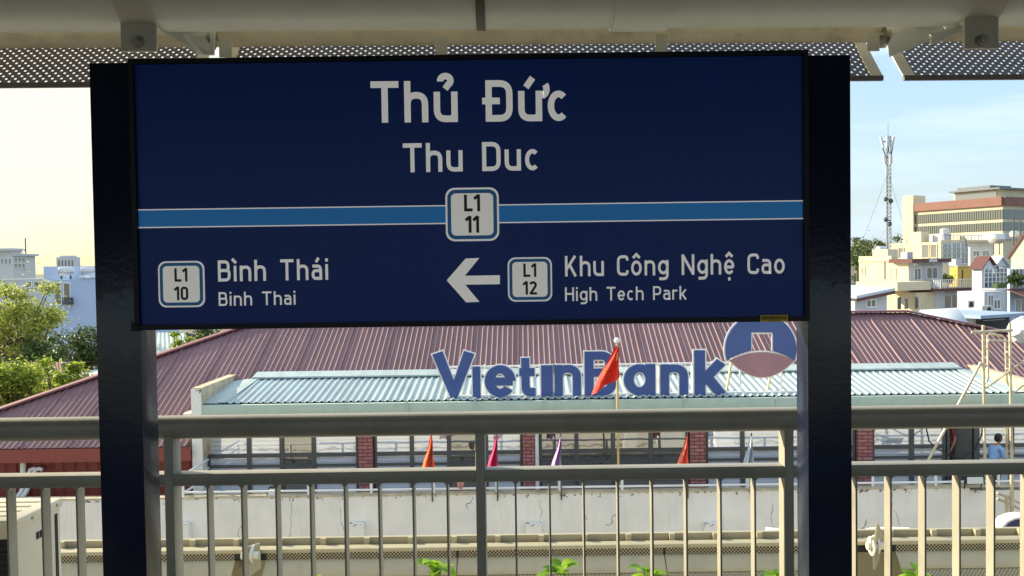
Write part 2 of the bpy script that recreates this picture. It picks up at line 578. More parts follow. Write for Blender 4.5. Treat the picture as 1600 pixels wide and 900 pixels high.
# ------------------------------------------------------------------ stroke lettering (round-cornered monoline sans)
def arc(cx, cy, rx, ry, a0, a1, n=14):
    return [(cx + rx * math.cos(R(a0 + (a1 - a0) * i / n)), cy + ry * math.sin(R(a0 + (a1 - a0) * i / n))) for i in range(n + 1)]
def rnd(pts, r, closed=False, n=6):
    """polyline with rounded corners"""
    out = []
    m = len(pts)
    for i, p in enumerate(pts):
        if not closed and i in (0, m - 1):
            out.append(p)
            continue
        a, b, c = Vector(pts[i - 1]), Vector(p), Vector(pts[(i + 1) % m])
        rr = min(r, (a - b).length * 0.5, (c - b).length * 0.5)
        d0, d1 = (a - b).normalized(), (c - b).normalized()
        if abs(d0.dot(d1)) > 0.999:
            out.append(p)
            continue
        p0, p1 = b + d0 * rr, b + d1 * rr
        for k in range(n + 1):
            t = k / n
            q = p0 * (1 - t) ** 2 * 1.0 + b * 2 * t * (1 - t) + p1 * t * t
            # pull towards a true circle
            out.append((q.x, q.y))
    return out
def glyphs(w):
    s = w / 2
    X = 0.735
    xo = X / 2
    G = {}
    def lc(W): return arc(W / 2 + 0.01, xo, W / 2 + 0.01 - s, xo - s, 48, 312, 22)
    G['T'] = (0.70, [[(0, 1 - s), (0.70, 1 - s)], [(0.35, 0), (0.35, 1 - s)]], 0)
    G['h'] = (0.60, [[(s, 0), (s, 1)], rnd([(s, .12), (s, X - s), (.6 - s, X - s), (.6 - s, 0)], .22)], 0)
    G['n'] = (0.60, [[(s, 0), (s, X)], rnd([(s, .12), (s, X - s), (.6 - s, X - s), (.6 - s, 0)], .22)], 0)
    G['u'] = (0.60, [[(.6 - s, 0), (.6 - s, X)], rnd([(.6 - s, .34), (.6 - s, s), (s, s), (s, X)], .25)], 0)
    G['D'] = (0.68, [[(s, 0), (s, 1)], [(s, s)] + rnd([(s + .02, s), (.68 - s, s), (.68 - s, 1 - s), (s + .02, 1 - s)], .27) + [(s, 1 - s)]], 1)
    G['Đ'] = (0.68, G['D'][1] + [[(-.085, .5), (.36, .5)]], 1)
    G['c'] = (0.53, [lc(0.53)], 0)
    G['o'] = (0.60, [arc(.3, xo, .3 - s, xo - s, 0, 360, 28)], 0)
    G['e'] = (0.58, [arc(.29, xo, .29 - s, xo - s, 0, 322, 26), [(s, xo - .01), (.58 - s * .6, xo - .01)]], 0)
    G['a'] = (0.55, [rnd([(.05, X - s - .01), (.55 - s, X - s), (.55 - s, 0)], .22), rnd([(.55 - s, .435), (s, .435), (s, s), (.55 - s, s)], .17) + [(.55 - s, s + .001)]], 0)
    G['i'] = (w, [[(s, 0), (s, X)], [(s, .86), (s, 1.01)]], 0)
    G['ı'] = (w, [[(s, 0), (s, X)]], 0)
    G['g'] = (0.60, [rnd([(.6 - s, X), (.6 - s, -.24 + s), (.07, -.24 + s)], .22), arc(.3, xo + .02, .3 - s, xo - .02 - s, 0, 360, 28)], 0)
    G['k'] = (0.57, [[(s, 0), (s, 1)], [(s, .25), (.50, X)], [(.22, .42), (.50, 0)]], 0)
    G['K'] = (0.68, [[(s, 0), (s, 1)], [(s, .33), (.58, 1)], [(.27, .55), (.60, 0)]], 0)
    G['N'] = (0.72, [[(s, 0), (s, 1)], [(.72 - s, 0), (.72 - s, 1)], [(s, .96), (.72 - s, .04)]], 0)
    G['B'] = (0.66, [[(s, s)] + rnd([(s + .01, s), (.66 - s, s), (.66 - s, .52), (.30, .52)], .2) + [(s, .52)], [(s, .52), (s + .05, .52)] + rnd([(.3, .52), (.62 - s, .52), (.62 - s, 1 - s), (s + .01, 1 - s)], .2) + [(s, 1 - s)], [(s, 0), (s, 1)]], 0)
    G['P'] = (0.64, [[(s, 0), (s, 1)], [(s, .42)] + rnd([(s + .05, .42), (.64 - s, .42), (.64 - s, 1 - s), (s + .05, 1 - s)], .25) + [(s, 1 - s)]], 0)
    G['H'] = (0.70, [[(s, 0), (s, 1)], [(.7 - s, 0), (.7 - s, 1)], [(s, .52), (.7 - s, .52)]], 0)
    G['C'] = (0.64, [rnd([(.62 - s * .3, .74), (.62 - s, 1 - s), (s, 1 - s), (s, s), (.62 - s, s), (.62 - s * .3, .26)], .27)], 0)
    G['r'] = (0.40, [[(s, 0), (s, X)], rnd([(s, .40), (s, X - s), (.40, X - s - .01)], .22)], 0)
    G['L'] = (0.52, [[(s, 1), (s, s), (.52, s)]], 0)
    G['1'] = (0.36, [[(.36 - s, 0), (.36 - s, 1)], [(.0, .74), (.36 - s, .97)]], 0)
    G['0'] = (0.58, [rnd([(s, s), (.58 - s, s), (.58 - s, 1 - s), (s, 1 - s)], .22, True) + [None]], 0)
    g0 = rnd([(s, s), (.58 - s, s), (.58 - s, 1 - s), (s, 1 - s)], .22, True)
    G['0'] = (0.58, [g0 + [g0[0]]], 0)
    G['2'] = (0.58, [arc(.29, .71, .29 - s, .29 - s, 165, -25, 14) + [(s + .02, s)], [(.03, s), (.58, s)]], 0)
    G[' '] = (0.42, [], 0)
    G['ɑ'] = (0.60, [[(.6 - s, 0), (.6 - s, X)], arc(.3, xo, .3 - s, xo - s, 0, 360, 32)], 0)
    # accents on top of base letters
    def acc(base, extra, narrow=None):
        W, st, fl = G[base]
        return (W, st + extra(W), fl)
    G['ủ'] = acc('u', lambda W: [arc(.30, 1.00, .13, .11, 190, -55, 14) + [(.29, .80)]])
    horn = lambda W: [[(W - s, X - s - .02), (W + .02, X - s - .01)] + arc(W + .02, X + .04, .095, .145, -75, 50, 8)]
    G['ứ'] = acc('u', lambda W: horn(W) + [[(.20, .82), (.37, 1.05)]])
    G['ư'] = acc('u', horn)
    G['ì'] = (w, [[(s, 0), (s, X)], [(s - .15, 1.06), (s + .06, .86)]], 0)
    G['á'] = acc('a', lambda W: [[(.23, .84), (.38, 1.04)]])
    G['ô'] = acc('o', lambda W: [[(.11, .86), (.3, 1.03), (.49, .86)]])
    G['ệ'] = acc('e', lambda W: [[(.10, .86), (.29, 1.03), (.48, .86)], [(.29, -.30), (.29, -.14)]])
    G['t'] = (0.42, [rnd([(.16, 1.0), (.16, s), (.42, s)], .2), [(0, X - s), (.40, X - s)]], 0)
    G['V'] = (0.86, [[(s * .9, 1), (.43, s * .8), (.86 - s * .9, 1)]], 0)
    return G

def offset_stroke(pts, hw, closed):
    """left / right offset points with mitred joins"""
    P = [Vector(p) for p in pts]
    n = len(P)
    L, Rr = [], []
    for i in range(n):
        if closed:
            a, b = P[i - 1] if i > 0 else P[-2], P[i + 1] if i < n - 1 else P[1]
        else:
            a, b = P[max(i - 1, 0)], P[min(i + 1, n - 1)]
        d0 = (P[i] - a) if (P[i] - a).length > 1e-7 else (b - P[i])
        d1 = (b - P[i]) if (b - P[i]).length > 1e-7 else d0
        d0, d1 = d0.normalized(), d1.normalized()
        nn = Vector((-d0.y, d0.x)) + Vector((-d1.y, d1.x))
        if nn.length < 1e-4:
            nn = Vector((-d0.y, d0.x))
        nn.normalize()
        c = max(0.4, nn.dot(Vector((-d0.y, d0.x))))
        L.append(P[i] + nn * hw / c)
        Rr.append(P[i] - nn * hw / c)
    return L, Rr

def clean(pts):
    o = []
    for p in pts:
        if not o or (abs(p[0] - o[-1][0]) + abs(p[1] - o[-1][1])) > 1e-4:
            o.append(p)
    return o

def text_mesh(txt, x0, x1, z0l, z0r, cap, Y, w=0.165, gap=0.16, depth=0.0006, grow=0.0, step=0.0002, split=False):
    """lettering on the plane y = Y facing -y; x0..x1 span, baseline from z0l to z0r, cap height cap (metres)"""
    G = glyphs(w)
    mb = MB()
    adv, places = 0, []
    for k, ch in enumerate(txt):
        W = G[ch][0]
        places.append((adv, ch))
        adv += W + (gap if k < len(txt) - 1 else 0.0)
    sx = (x1 - x0) / adv
    lay = 0
    words = [mb]
    for a, ch in places:
        if split and ch == ' ':
            mb = MB()
            words.append(mb)
        for st in G[ch][1]:
            pts = clean(st)
            closed = (abs(pts[0][0] - pts[-1][0]) + abs(pts[0][1] - pts[-1][1])) < 1e-3 and len(pts) > 3
            if grow and not closed:
                p0, p1 = Vector(pts[0]), Vector(pts[1])
                q0, q1 = Vector(pts[-1]), Vector(pts[-2])
                pts[0] = tuple(p0 + (p0 - p1).normalized() * grow)
                pts[-1] = tuple(q0 + (q0 - q1).normalized() * grow)
            L, Rr = offset_stroke(pts, w / 2 + grow, closed)
            lay += 1
            yy = Y - depth - (lay % 3) * step
            def tr(p):
                x = x0 + (a + p.x) * sx
                t = (x - x0) / (x1 - x0)
                return (x, yy, z0l + (z0r - z0l) * t + p.y * cap)
            k = len(mb.v)
            n = len(L)
            for i in range(n):
                mb.v.append(tr(L[i]))
                mb.v.append(tr(Rr[i]))
            for i in range(n - 1):
                mb.f.append((k + 2 * i, k + 2 * i + 2, k + 2 * i + 3, k + 2 * i + 1))
    return words if split else mb

def thick(mb, d):
    """give a flat set of facets a depth d towards +y"""
    n = len(mb.v)
    edges = {}
    for f in mb.f:
        for i in range(len(f)):
            e = (f[i], f[(i + 1) % len(f)])
            edges[e] = edges.get(e, 0) + 1
    vs = mb.v + [(x, y + d, z) for x, y, z in mb.v]
    fs = list(mb.f) + [tuple(i + n for i in f[::-1]) for f in mb.f]
    for (a, b) in edges:
        if (b, a) not in edges:
            fs.append((b, a, a + n, b + n))
    mb.v, mb.f = vs, fs
    return mb

def rrect(cx, cz, w, h, r, n=6):
    o = []
    for (sx, sz, a) in ((1, 1, 0), (-1, 1, 90), (-1, -1, 180), (1, -1, 270)):
        for i in range(n + 1):
            q = R(a + 90 * i / n)
            o.append((cx + sx * (w / 2 - r) + r * math.cos(q), cz + sz * (h / 2 - r) + r * math.sin(q)))
    return o
def flat(poly, Y, d):
    """polygon in xz as a thin slab from Y-d to Y"""
    return MB().prism([(x, Y, z) for x, z in poly], (0, 0, 0), (0, -d, 0))

# ==================================================================== LARGE STRUCTURE
MB().add([(-2500, -2500, -11), (2500, -2500, -11), (2500, 3500, -11), (-2500, 3500, -11)], [(0, 1, 2, 3)]).build('ground', MT['ground'])['kind'] = 'structure'
MB().add([(-400, 12, -10.99), (400, 12, -10.99), (400, 18.5, -10.99), (-400, 18.5, -10.99)], [(0, 1, 2, 3)]).build('street', MT['asphalt'])['kind'] = 'structure'
MB().box(-60, 60, -7.5, 3.05, -0.35, 0).build('platform_floor', MT['floor'])['kind'] = 'structure'
MB().box(-60, 60, 3.05, 4.9, -0.9, -0.3).build('platform_ledge', MT['concrete'])['kind'] = 'structure'
# station flank under the platform: cream cladding in level bands (what the bank's windows look out on)
fl = MB()
for k in range(13):
    fl.box(-60, 60, 4.55, 4.75, -10.9 + k * 0.77, -10.9 + k * 0.77 + 0.70)
fl.box(-60, 60, 4.2, 4.5, -10.95, -0.95)
tag(fl.build('station_wall', MT['clad']), 'cream banded station wall below the platform edge', 'wall')
st = MB()
st.box(-60, 60, -7.5, 3.3, 2.95, 3.05)
for k in range(-8, 9):
    st.box(k * 4.8 - 0.1, k * 4.8 + 0.1, -7.3, 2.6, 2.72, 2.95)
tag(st.build('platform_roof', MT['roofsheet']), 'grey platform roof sheet on cross beams above the railing', 'roof')

# ==================================================================== NEAR: CANOPY EDGE
TY, TR = 2.76, 0.14
TZ = 2.482
CYAW = R(1.5)
can = thing('platform_canopy', (0, TY, TZ), 'beige tubular canopy edge with perforated shades above the station sign', 'canopy')
XL, XR = -9.0, 9.0
MB().tube([(XL, TY, TZ), (XR, TY, TZ)], TR, 48).build('main_tube', MT['tube'], can, smooth=True)
MB().tube([(XL, 3.0, 2.417), (XR, 3.0, 2.417)], 0.066, 24).build('rear_tube', MT['tube2'], can, smooth=True)
def ring(x0, x1, r, mat, name, lean=0.0):
    mb = MB()
    n = 40
    for x in (x0, x1):
        for j in range(n):
            q = 2 * math.pi * j / n
            mb.v.append((x, TY + r * math.cos(q), TZ + r * math.sin(q)))
        for j in range(n):
            q = 2 * math.pi * j / n
            mb.v.append((x, TY + (TR - 0.01) * math.cos(q), TZ + (TR - 0.01) * math.sin(q)))
    for j in range(n):
        k = (j + 1) % n
        mb.f += [(j, k, 2 * n + k, 2 * n + j), (j, n + j, n + k, k), (2 * n + j, 2 * n + k, 3 * n + k, 3 * n + j)]
    return mb.build(name, mat, can, smooth=True)
ring(AX(961, 2.64, 20), AX(1049, 2.64, 20), TR + 0.010, MT['tube'], 'sleeve')
jx = AX(749, 2.64, 20)
ring(jx - 0.014, jx + 0.014, TR + 0.004, M('joint_rubber_grey', srgb(96, 96, 88), 0.6), 'joint_clip')
jc = MB()
jc.box(jx - 0.008, jx + 0.008, TY - TR - 0.009, TY - TR + 0.004, TZ - 0.03, TZ - 0.005)
jc.build('clip_latch', MT['black'], can)
def strap(u0, u1, ub0, ub1, vb, ubolt, vbolt):
    x0, x1 = AX(u0, 2.70, 45), AX(u1, 2.70, 45)
    o = ring(x0, x1, TR + 0.009, MT['plate'], 'strap')
    zb = AZ(vb, 2.70, (ub0 + ub1) / 2)
    mb = MB().box(AX(ub0, 2.70, 70), AX(ub1, 2.70, 70), 2.70, 2.712, zb, TZ - TR + 0.03)
    t = mb.build('tab', MT['plate'], o, bevel=0.002)
    b = at(ubolt, vbolt, 2.69)
    bm = MB()
    hexa = [(b.x + 0.0165 * math.cos(R(20 + 60 * k)), b.z + 0.0165 * math.sin(R(20 + 60 * k))) for k in range(6)]
    bm.prism([(x, 2.70, z) for x, z in hexa], (0, 0, 0), (0, -0.013, 0))
    bm.tube([(b.x, 2.70, b.z), (b.x, 2.696, b.z)], 0.019, 20)
    bm.tube([(b.x, 2.688, b.z), (b.x, 2.672, b.z)], 0.0095, 14)
    bm.build('bolt', MT['steel'], o)
    # gusset plate from the tab back to the shade panels
    return x0, x1
strap(203, 255, 202, 256, 88, 226, 72)
strap(1508, 1562, 1508, 1562, 75, 1536, 61)
def gusset(pts_uvY, th, nm='gusset'):
    p = [at(*q) for q in pts_uvY]
    MB().prism(p, (0, 0, 0), (0, th, 0)).build(nm, MT['tube'], can, bevel=0.0015)
gusset([(257, 50, 2.80), (347, 50, 2.92), (345, 92, 2.92), (322, 92, 2.92)], 0.012)
gusset([(297, 62, 2.79), (301, 60, 2.79), (330, 92, 2.86), (322, 92, 2.86)], 0.012, 'gusset_flange')
gusset([(1388, 42, 2.92), (1508, 40, 2.80), (1453, 64, 2.86), (1394, 88, 2.92)], 0.012)
gusset([(1455, 52, 2.78), (1505, 40, 2.74), (1508, 47, 2.74), (1457, 69, 2.78)], 0.012, 'gusset_flange')
for uu, vv in ((342, 66), (1383, 56)):
    c = at(uu, vv, 2.95)
    MB().tube([(c.x - 0.006, c.y, c.z), (c.x + 0.006, c.y, c.z)], 0.04, 24).tube([(c.x - 0.02, c.y, c.z), (c.x + 0.02, c.y, c.z)], 0.014, 12).build('pin_flange', MT['steel'], can, smooth=True)
# hanger straps in front of the shade
for uu, vb in ((363, 96), (693, 96), (1034, 88), (1366, 80)):
    x = AX(uu, 2.92, 70)
    MB().box(x - 0.02, x + 0.02, 2.915, 2.921, AZ(vb, 2.92, uu), 2.36).build('hanger_strap', MT['plate'], can)
# perforated shades: true holes in a curved sheet
def shade_curve(t):
    """profile from the rear tube (t=0) down to the bottom flange (t=1), bowed"""
    a = Vector((3.19, 2.41))
    b = Vector((3.035, 2.242))
    m = Vector((3.125, 2.33))
    p = a * (1 - t) ** 2 + m * 2 * t * (1 - t) + b * t * t
    return p.x, p.y
SHADE_LEN = 0.232
def perforated(x0, x1, curve, length, pitch, rad, name, mat, parent):
    rows = max(2, round(length / (pitch * 0.5)))
    nx = round((x1 - x0) / pitch)
    mb = MB()
    ns = 8
    for r in range(rows):
        off = 0.5 if r % 2 else 0.0
        for c in range(nx):
            cx = x0 + (c + 0.5 + off - 0.25) * (x1 - x0) / nx
            hw, hh = (x1 - x0) / nx / 2, 0.5 / rows
            tc_ = (r + 0.5) / rows
            outer = [(1, 0), (1, 1), (0, 1), (-1, 1), (-1, 0), (-1, -1), (0, -1), (1, -1)]
            k = len(mb.v)
            for (i, j) in outer:
                y, z = curve(tc_ + j * hh)
                xx = min(max(cx + i * hw, x0), x1)
                mb.v.append((xx, y, z))
            for q in range(ns):
                an = 2 * math.pi * q / ns
                y, z = curve(tc_ + math.sin(an) * rad / length)
                mb.v.append((min(max(cx + rad * math.cos(an), x0), x1), y, z))
            for q in range(ns):
                mb.f.append((k + q, k + (q + 1) % ns, k + ns + (q + 1) % ns, k + ns + q))
    me = bpy.data.meshes.new(name)
    me.from_pydata(mb.v, [], mb.f)
    me.materials.append(mat)
    o = bpy.data.objects.new(name, me)
    COL.objects.link(o)
    o.parent = parent
    off = Vector((0, 0, 0))
    p = parent
    while p is not None:
        off += p.location
        p = p.parent
    o.location = -off
    return o
def shade(x0, x1, ends):
    o = perforated(x0 + 0.03, x1 - 0.03, shade_curve, SHADE_LEN, 0.0312, 0.0045, 'perforated_shade', MT['perf'], can)
    base = o.location.copy()
    # bottom flange and end strips
    y, z = shade_curve(1)
    MB().box(x0, x1, y - 0.012, y + 0.002, z - 0.018, z - 0.001).build('edge_flange', MT['perf'], o)
    for xs in (x0, x1 - 0.04):
        mb = MB()
        for k in range(11):
            t = k / 10
            yy, zz = shade_curve(t)
            for (dx, dy) in ((0, -0.006), (0.04, -0.006), (0.04, 0.003), (0, 0.003)):
                mb.v.append((xs + dx, yy + dy, zz))
        for k in range(10):
            for j in range(4):
                a, b = k * 4 + j, k * 4 + (j + 1) % 4
                mb.f.append((a, b, b + 4, a + 4))
        mb.f += [(0, 1, 2, 3), (40, 41, 42, 43)]
        mb.build('end_strip', MT['plate'], o)
gx0, gx1 = AX(347, 3.1, 100), AX(1381, 3.04, 120)
shade(-2.78, gx0 - 0.03, 1)
shade(gx0 + 0.03, gx1, 1)
shade(AX(1414, 3.04, 120), 3.6, 1)

can.rotation_euler = (0, 0, CYAW)
can.location = (1.18 - 1.18 * math.cos(CYAW), TY - 1.18 * math.sin(CYAW), TZ)
# ==================================================================== NEAR: STATION SIGN
SY = 2.25                                            # face plane
def sx(u, v=300): return at(u, v, SY).x
def sz(v, u=738): return at(u, v, SY).z
sign = thing('station_sign', (sx(738), SY, 0), 'dark navy station name sign on two square posts in front of the railing', 'sign')
PX = F_PX / SY
fl_, fr_ = at(208, 300, SY).x, at(1262, 300, SY).x
ft, fb = sz(86.5), sz(508.5)
# sign body: dark box with a raised border and the navy face set into it
MB().box(fl_ + 0.006, fr_ - 0.006, SY + 0.003, SY + 0.085, fb + 0.006, ft - 0.006).build('sign_box', MT['frame'], sign)
bw = 0.0125
fm = MB()
fm.box(fl_, fr_, SY - 0.012, SY + 0.088, ft - bw, ft)
fm.box(fl_, fr_, SY - 0.012, SY + 0.088, fb, fb + bw)
fm.box(fl_, fl_ + bw, SY - 0.0115, SY + 0.0875, fb + bw, ft - bw)
fm.box(fr_ - bw, fr_, SY - 0.0115, SY + 0.0875, fb + bw, ft - bw)
fm.build('frame', MT['frame'], sign)
MB().box(fl_ + bw, fr_ - bw, SY - 0.002, SY + 0.002, fb + bw, ft - bw).build('sign_face', MT['navy'], sign)
# corner bracket at the lower left
cb_ = [at(209, 500, SY), at(226, 517, SY), at(209, 517, SY)]
MB().prism([(p.x, SY - 0.013, p.z) for p in cb_], (0, 0, 0), (0, -0.002, 0)).build('corner_cover', MT['frame'], sign)
FY = SY - 0.002
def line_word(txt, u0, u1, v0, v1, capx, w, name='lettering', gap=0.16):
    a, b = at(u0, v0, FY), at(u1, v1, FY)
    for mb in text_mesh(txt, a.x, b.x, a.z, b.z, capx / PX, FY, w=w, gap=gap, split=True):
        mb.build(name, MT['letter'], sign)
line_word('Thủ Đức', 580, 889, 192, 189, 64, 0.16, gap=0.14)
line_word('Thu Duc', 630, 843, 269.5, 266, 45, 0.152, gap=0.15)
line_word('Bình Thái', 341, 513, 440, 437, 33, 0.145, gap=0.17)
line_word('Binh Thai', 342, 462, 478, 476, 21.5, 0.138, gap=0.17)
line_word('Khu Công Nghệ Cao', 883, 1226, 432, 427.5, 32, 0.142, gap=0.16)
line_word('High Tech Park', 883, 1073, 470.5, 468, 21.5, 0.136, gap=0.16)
# line stripe: white thread, blue band, white thread (interrupted by the middle badge)
sl, sr_ = fl_ + bw + 0.001, fr_ - bw - 0.001
zc_l, zc_r = sz(335.0), sz(335.0)
zst, zsb = sz(320.0), sz(349.5)
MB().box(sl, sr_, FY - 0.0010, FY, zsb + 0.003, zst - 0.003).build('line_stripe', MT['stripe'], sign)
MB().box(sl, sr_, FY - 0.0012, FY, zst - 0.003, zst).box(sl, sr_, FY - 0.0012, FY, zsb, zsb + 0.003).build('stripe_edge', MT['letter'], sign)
def badge(uc, vc, size, top, bot, capx):
    c = at(uc, vc, FY)
    s_ = size / PX
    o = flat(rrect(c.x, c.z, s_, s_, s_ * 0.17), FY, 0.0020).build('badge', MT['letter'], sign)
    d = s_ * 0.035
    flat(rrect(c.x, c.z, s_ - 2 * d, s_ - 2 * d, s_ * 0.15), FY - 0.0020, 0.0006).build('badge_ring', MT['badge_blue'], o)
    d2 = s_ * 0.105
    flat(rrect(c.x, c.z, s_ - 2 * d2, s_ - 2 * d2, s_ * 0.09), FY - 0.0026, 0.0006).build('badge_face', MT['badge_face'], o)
    cap = capx / PX
    wL = 0.18
    for txt, zb, ww in ((top, c.z + 0.055 * s_ , None), (bot, c.z - 0.345 * s_, None)):
        G = glyphs(wL)
        adv = sum(G[ch][0] for ch in txt) + 0.10 * (len(txt) - 1)
        half = adv * cap / 2 * 0.98
        text_mesh(txt, c.x - half, c.x + half, zb, zb, cap, FY - 0.0033, w=wL, gap=0.10).build('badge_lettering', MT['ink'], o)
badge(738, 335, 83, 'L1', '11', 26)
badge(284, 444, 72, 'L1', '10', 21)
badge(828, 436.5, 69, 'L1', '12', 21)
# arrow
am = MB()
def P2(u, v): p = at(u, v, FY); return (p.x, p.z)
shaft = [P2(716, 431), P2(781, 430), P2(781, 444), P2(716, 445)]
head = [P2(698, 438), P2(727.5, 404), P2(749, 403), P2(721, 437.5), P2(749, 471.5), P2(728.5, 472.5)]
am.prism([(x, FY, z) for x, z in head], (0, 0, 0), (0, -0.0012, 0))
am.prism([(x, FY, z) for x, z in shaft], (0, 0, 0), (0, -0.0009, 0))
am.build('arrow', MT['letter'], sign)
# asset sticker with bar code
s0, s1 = at(1188, 503, SY - 0.0125), at(1231, 492, SY - 0.0125)
stk = MB().box(s0.x, s1.x, SY - 0.0135, SY - 0.0123, s0.z, s1.z).build('asset_sticker', MT['yellow'], sign)
bc = MB()
random.seed(3)
x = s0.x + 0.003
while x < s1.x - 0.004:
    ww = random.choice((0.0008, 0.0012, 0.002))
    bc.box(x, x + ww, SY - 0.0141, SY - 0.0134, s0.z + 0.0055, s1.z - 0.0025)
    x += ww + random.choice((0.0008, 0.0014))
for k in range(7):
    bc.box(s0.x + 0.02 + k * 0.0045, s0.x + 0.023 + k * 0.0045, SY - 0.0141, SY - 0.0134, s0.z + 0.0015, s0.z + 0.0035)
bc.build('bar_code', MT['ink'], stk)
# square posts
for (u0, u1, vt) in ((148.5, 218.5, 97), (1262, 1331.5, 85)):
    pm = MB()
    x0, x1 = at(u0, 500, SY).x, at(u1, 500, SY).x
    pm.box(x0 + (0 if u0 < 800 else 0.001), x1 - (0.001 if u0 < 800 else 0), SY + 0.004, SY + 0.10, 0.0, sz(vt, (u0 + u1) / 2))
    pm.build('post', MT['post'], sign, bevel=0.003)
    MB().box(x0 - 0.04, x1 + 0.04, SY - 0.04, SY + 0.14, 0.0, 0.012).build('base_plate', MT['post'], sign)

# ==================================================================== NEAR: RAILING
RY = 2.75
rail = thing('railing', (0, RY, 0), 'cream steel platform railing with thin upright bars behind the sign', 'railing')
zr_t = AZ(645, RY, 822)
zr_b = AZ(681, RY, 822)
zc = (zr_t + zr_b) / 2
hr = (zr_t - zr_b) / 2
mb = MB()
n = 28
for xe in (-6, 6):
    for j in range(n):
        q = 2 * math.pi * j / n
        cy, cz = math.cos(q), math.sin(q)
        e = 0.72
        mb.v.append((xe, RY + 0.034 + 0.036 * math.copysign(abs(cy) ** e, cy), zc + hr * math.copysign(abs(cz) ** e, cz)))
for j in range(n):
    mb.f.append((j, (j + 1) % n, n + (j + 1) % n, n + j))
mb.build('top_rail', MT['rail'], rail, smooth=True)
zm_t, zm_b = AZ(733.5, RY, 822), AZ(752.5, RY, 822)
MB().box(-6, 6, RY, RY + 0.052, zm_b, zm_t).build('middle_rail', MT['rail'], rail, bevel=0.003)
MB().box(-6, 6, RY, RY + 0.052, 0.10, 0.14).build('bottom_rail', MT['rail'], rail, bevel=0.003)
posts_u = [-220, 264.5, 751, 1233, 1717]
for up in posts_u:
    x = AX(up, RY, 760)
    MB().box(x - 0.0155, x + 0.0155, RY - 0.003, RY + 0.064, 0, zc - hr * 0.6).build('rail_post', MT['rail'], rail, bevel=0.004)
def baluster(u):
    x = AX(u, RY, 800)
    b = MB().box(x - 0.003, x + 0.003, RY + 0.004, RY + 0.050, 0.12, zm_b + 0.002)
    # weld fillets at the top
    for s_ in (-1, 1):
        b.prism([(x + s_ * 0.003, RY + 0.005, zm_b), (x + s_ * 0.011, RY + 0.005, zm_b), (x + s_ * 0.003, RY + 0.005, zm_b - 0.010)], (0, 0, 0), (0, 0.044, 0))
    b.build('baluster', MT['rail'], rail)
for u in (10, 64.5, 119, 174, 229):
    baluster(u)
for k in range(8):
    baluster(324 + k * 53.6)
for k in range(8):
    baluster(806 + k * 53.5)
for k in range(9):
    baluster(1285 + k * 54)
for k in range(1, 6):
    baluster(10 - 54.5 * k)

# ==================================================================== AIR CONDITIONER (left, outside the railing)
ax1 = AX(27, 3.5, 850)
acz = at(27, 812, 3.5).z
ac = thing('air_conditioner', (ax1 - 0.4, 3.66, -0.3), 'cream outdoor air conditioner unit standing beyond the railing at the left edge', 'air conditioner')
aw, y0, y1 = 0.85, 3.5, 3.84
MB().box(ax1 - aw, ax1, y0, y1, -0.25, acz - 0.035).build('casing', MT['ac'], ac, bevel=0.02)
MB().box(ax1 - aw - 0.006, ax1 + 0.006, y0 - 0.006, y1 + 0.006, acz - 0.045, acz).build('top_cover', MT['ac'], ac, bevel=0.012)
rb = MB()
for k in range(4):
    rb.box(ax1 - aw + 0.06, ax1 - 0.06, y0 + 0.05 + k * 0.07, y0 + 0.066 + k * 0.07, acz - 0.002, acz + 0.004)
rb.build('top_rib', MT['ac'], ac, bevel=0.001)
gr = MB()
for k in range(26):
    z = -0.18 + k * 0.027
    gr.box(ax1 - aw + 0.04, ax1 - 0.03, y0 - 0.006, y0 + 0.0, z, z + 0.012)
gr.build('grille', MT['black'], ac)
MB().box(ax1 - aw + 0.03, ax1 - 0.028, y0 - 0.002, y0 + 0.002, -0.2, acz - 0.08).build('coil_panel', MT['black'], ac)
vt_ = MB()
for k in range(3):
    vt_.box(ax1 - 0.002, ax1 + 0.003, y0 + 0.135 + k * 0.028, y0 + 0.155 + k * 0.028, acz - 0.125, acz - 0.095)
vt_.box(ax1 - 0.002, ax1 + 0.003, y0 + 0.19, y0 + 0.235, -0.2, acz - 0.145)
vt_.box(ax1 - 0.002, ax1 + 0.003, y0 + 0.28, y0 + 0.30, -0.05, acz - 0.06)
vt_.build('side_vent', MT['black'], ac)
sc = MB()
for yy in (y0 + 0.10, y0 + 0.29):
    sc.tube([(ax1 + 0.004, yy, acz - 0.022), (ax1 + 0.009, yy, acz - 0.022)], 0.007, 10)
sc.build('cover_screw', MT['steel'], ac)
MB().box(ax1 - aw + 0.1, ax1 - aw + 0.16, y0, y1, -0.3, -0.25).box(ax1 - 0.16, ax1 - 0.1, y0, y1, -0.3, -0.25).build('foot', MT['black'], ac)

# ==================================================================== PLANTS beyond the railing
def leaf(mb, base, d, L, W, droop):
    """one pointed leaf folded along its midrib"""
    d = Vector(d).normalized()
    s = d.cross(Vector((0, 0, 1)))
    s = s.normalized() if s.length > 1e-3 else Vector((1, 0, 0))
    up = s.cross(d)
    prof = [(0, 0.02), (0.15, 0.5), (0.35, 0.95), (0.55, 1.0), (0.75, 0.72), (0.9, 0.32), (1.0, 0.0)]
    k = len(mb.v)
    base = Vector(base)
    for t, wv in prof:
        c = base + d * L * t - Vector((0, 0, 1)) * droop * L * t * t
        wig = 0.012 * L * math.sin(t * 19)
        mb.v += [tuple(c + s * W * wv * 0.5 + up * (0.16 * W * wv + wig)), tuple(c), tuple(c - s * W * wv * 0.5 + up * (0.16 * W * wv - wig))]
    for i in range(len(prof) - 1):
        a = k + 3 * i
        mb.f += [(a, a + 1, a + 4, a + 3), (a + 1, a + 2, a + 5, a + 4)]
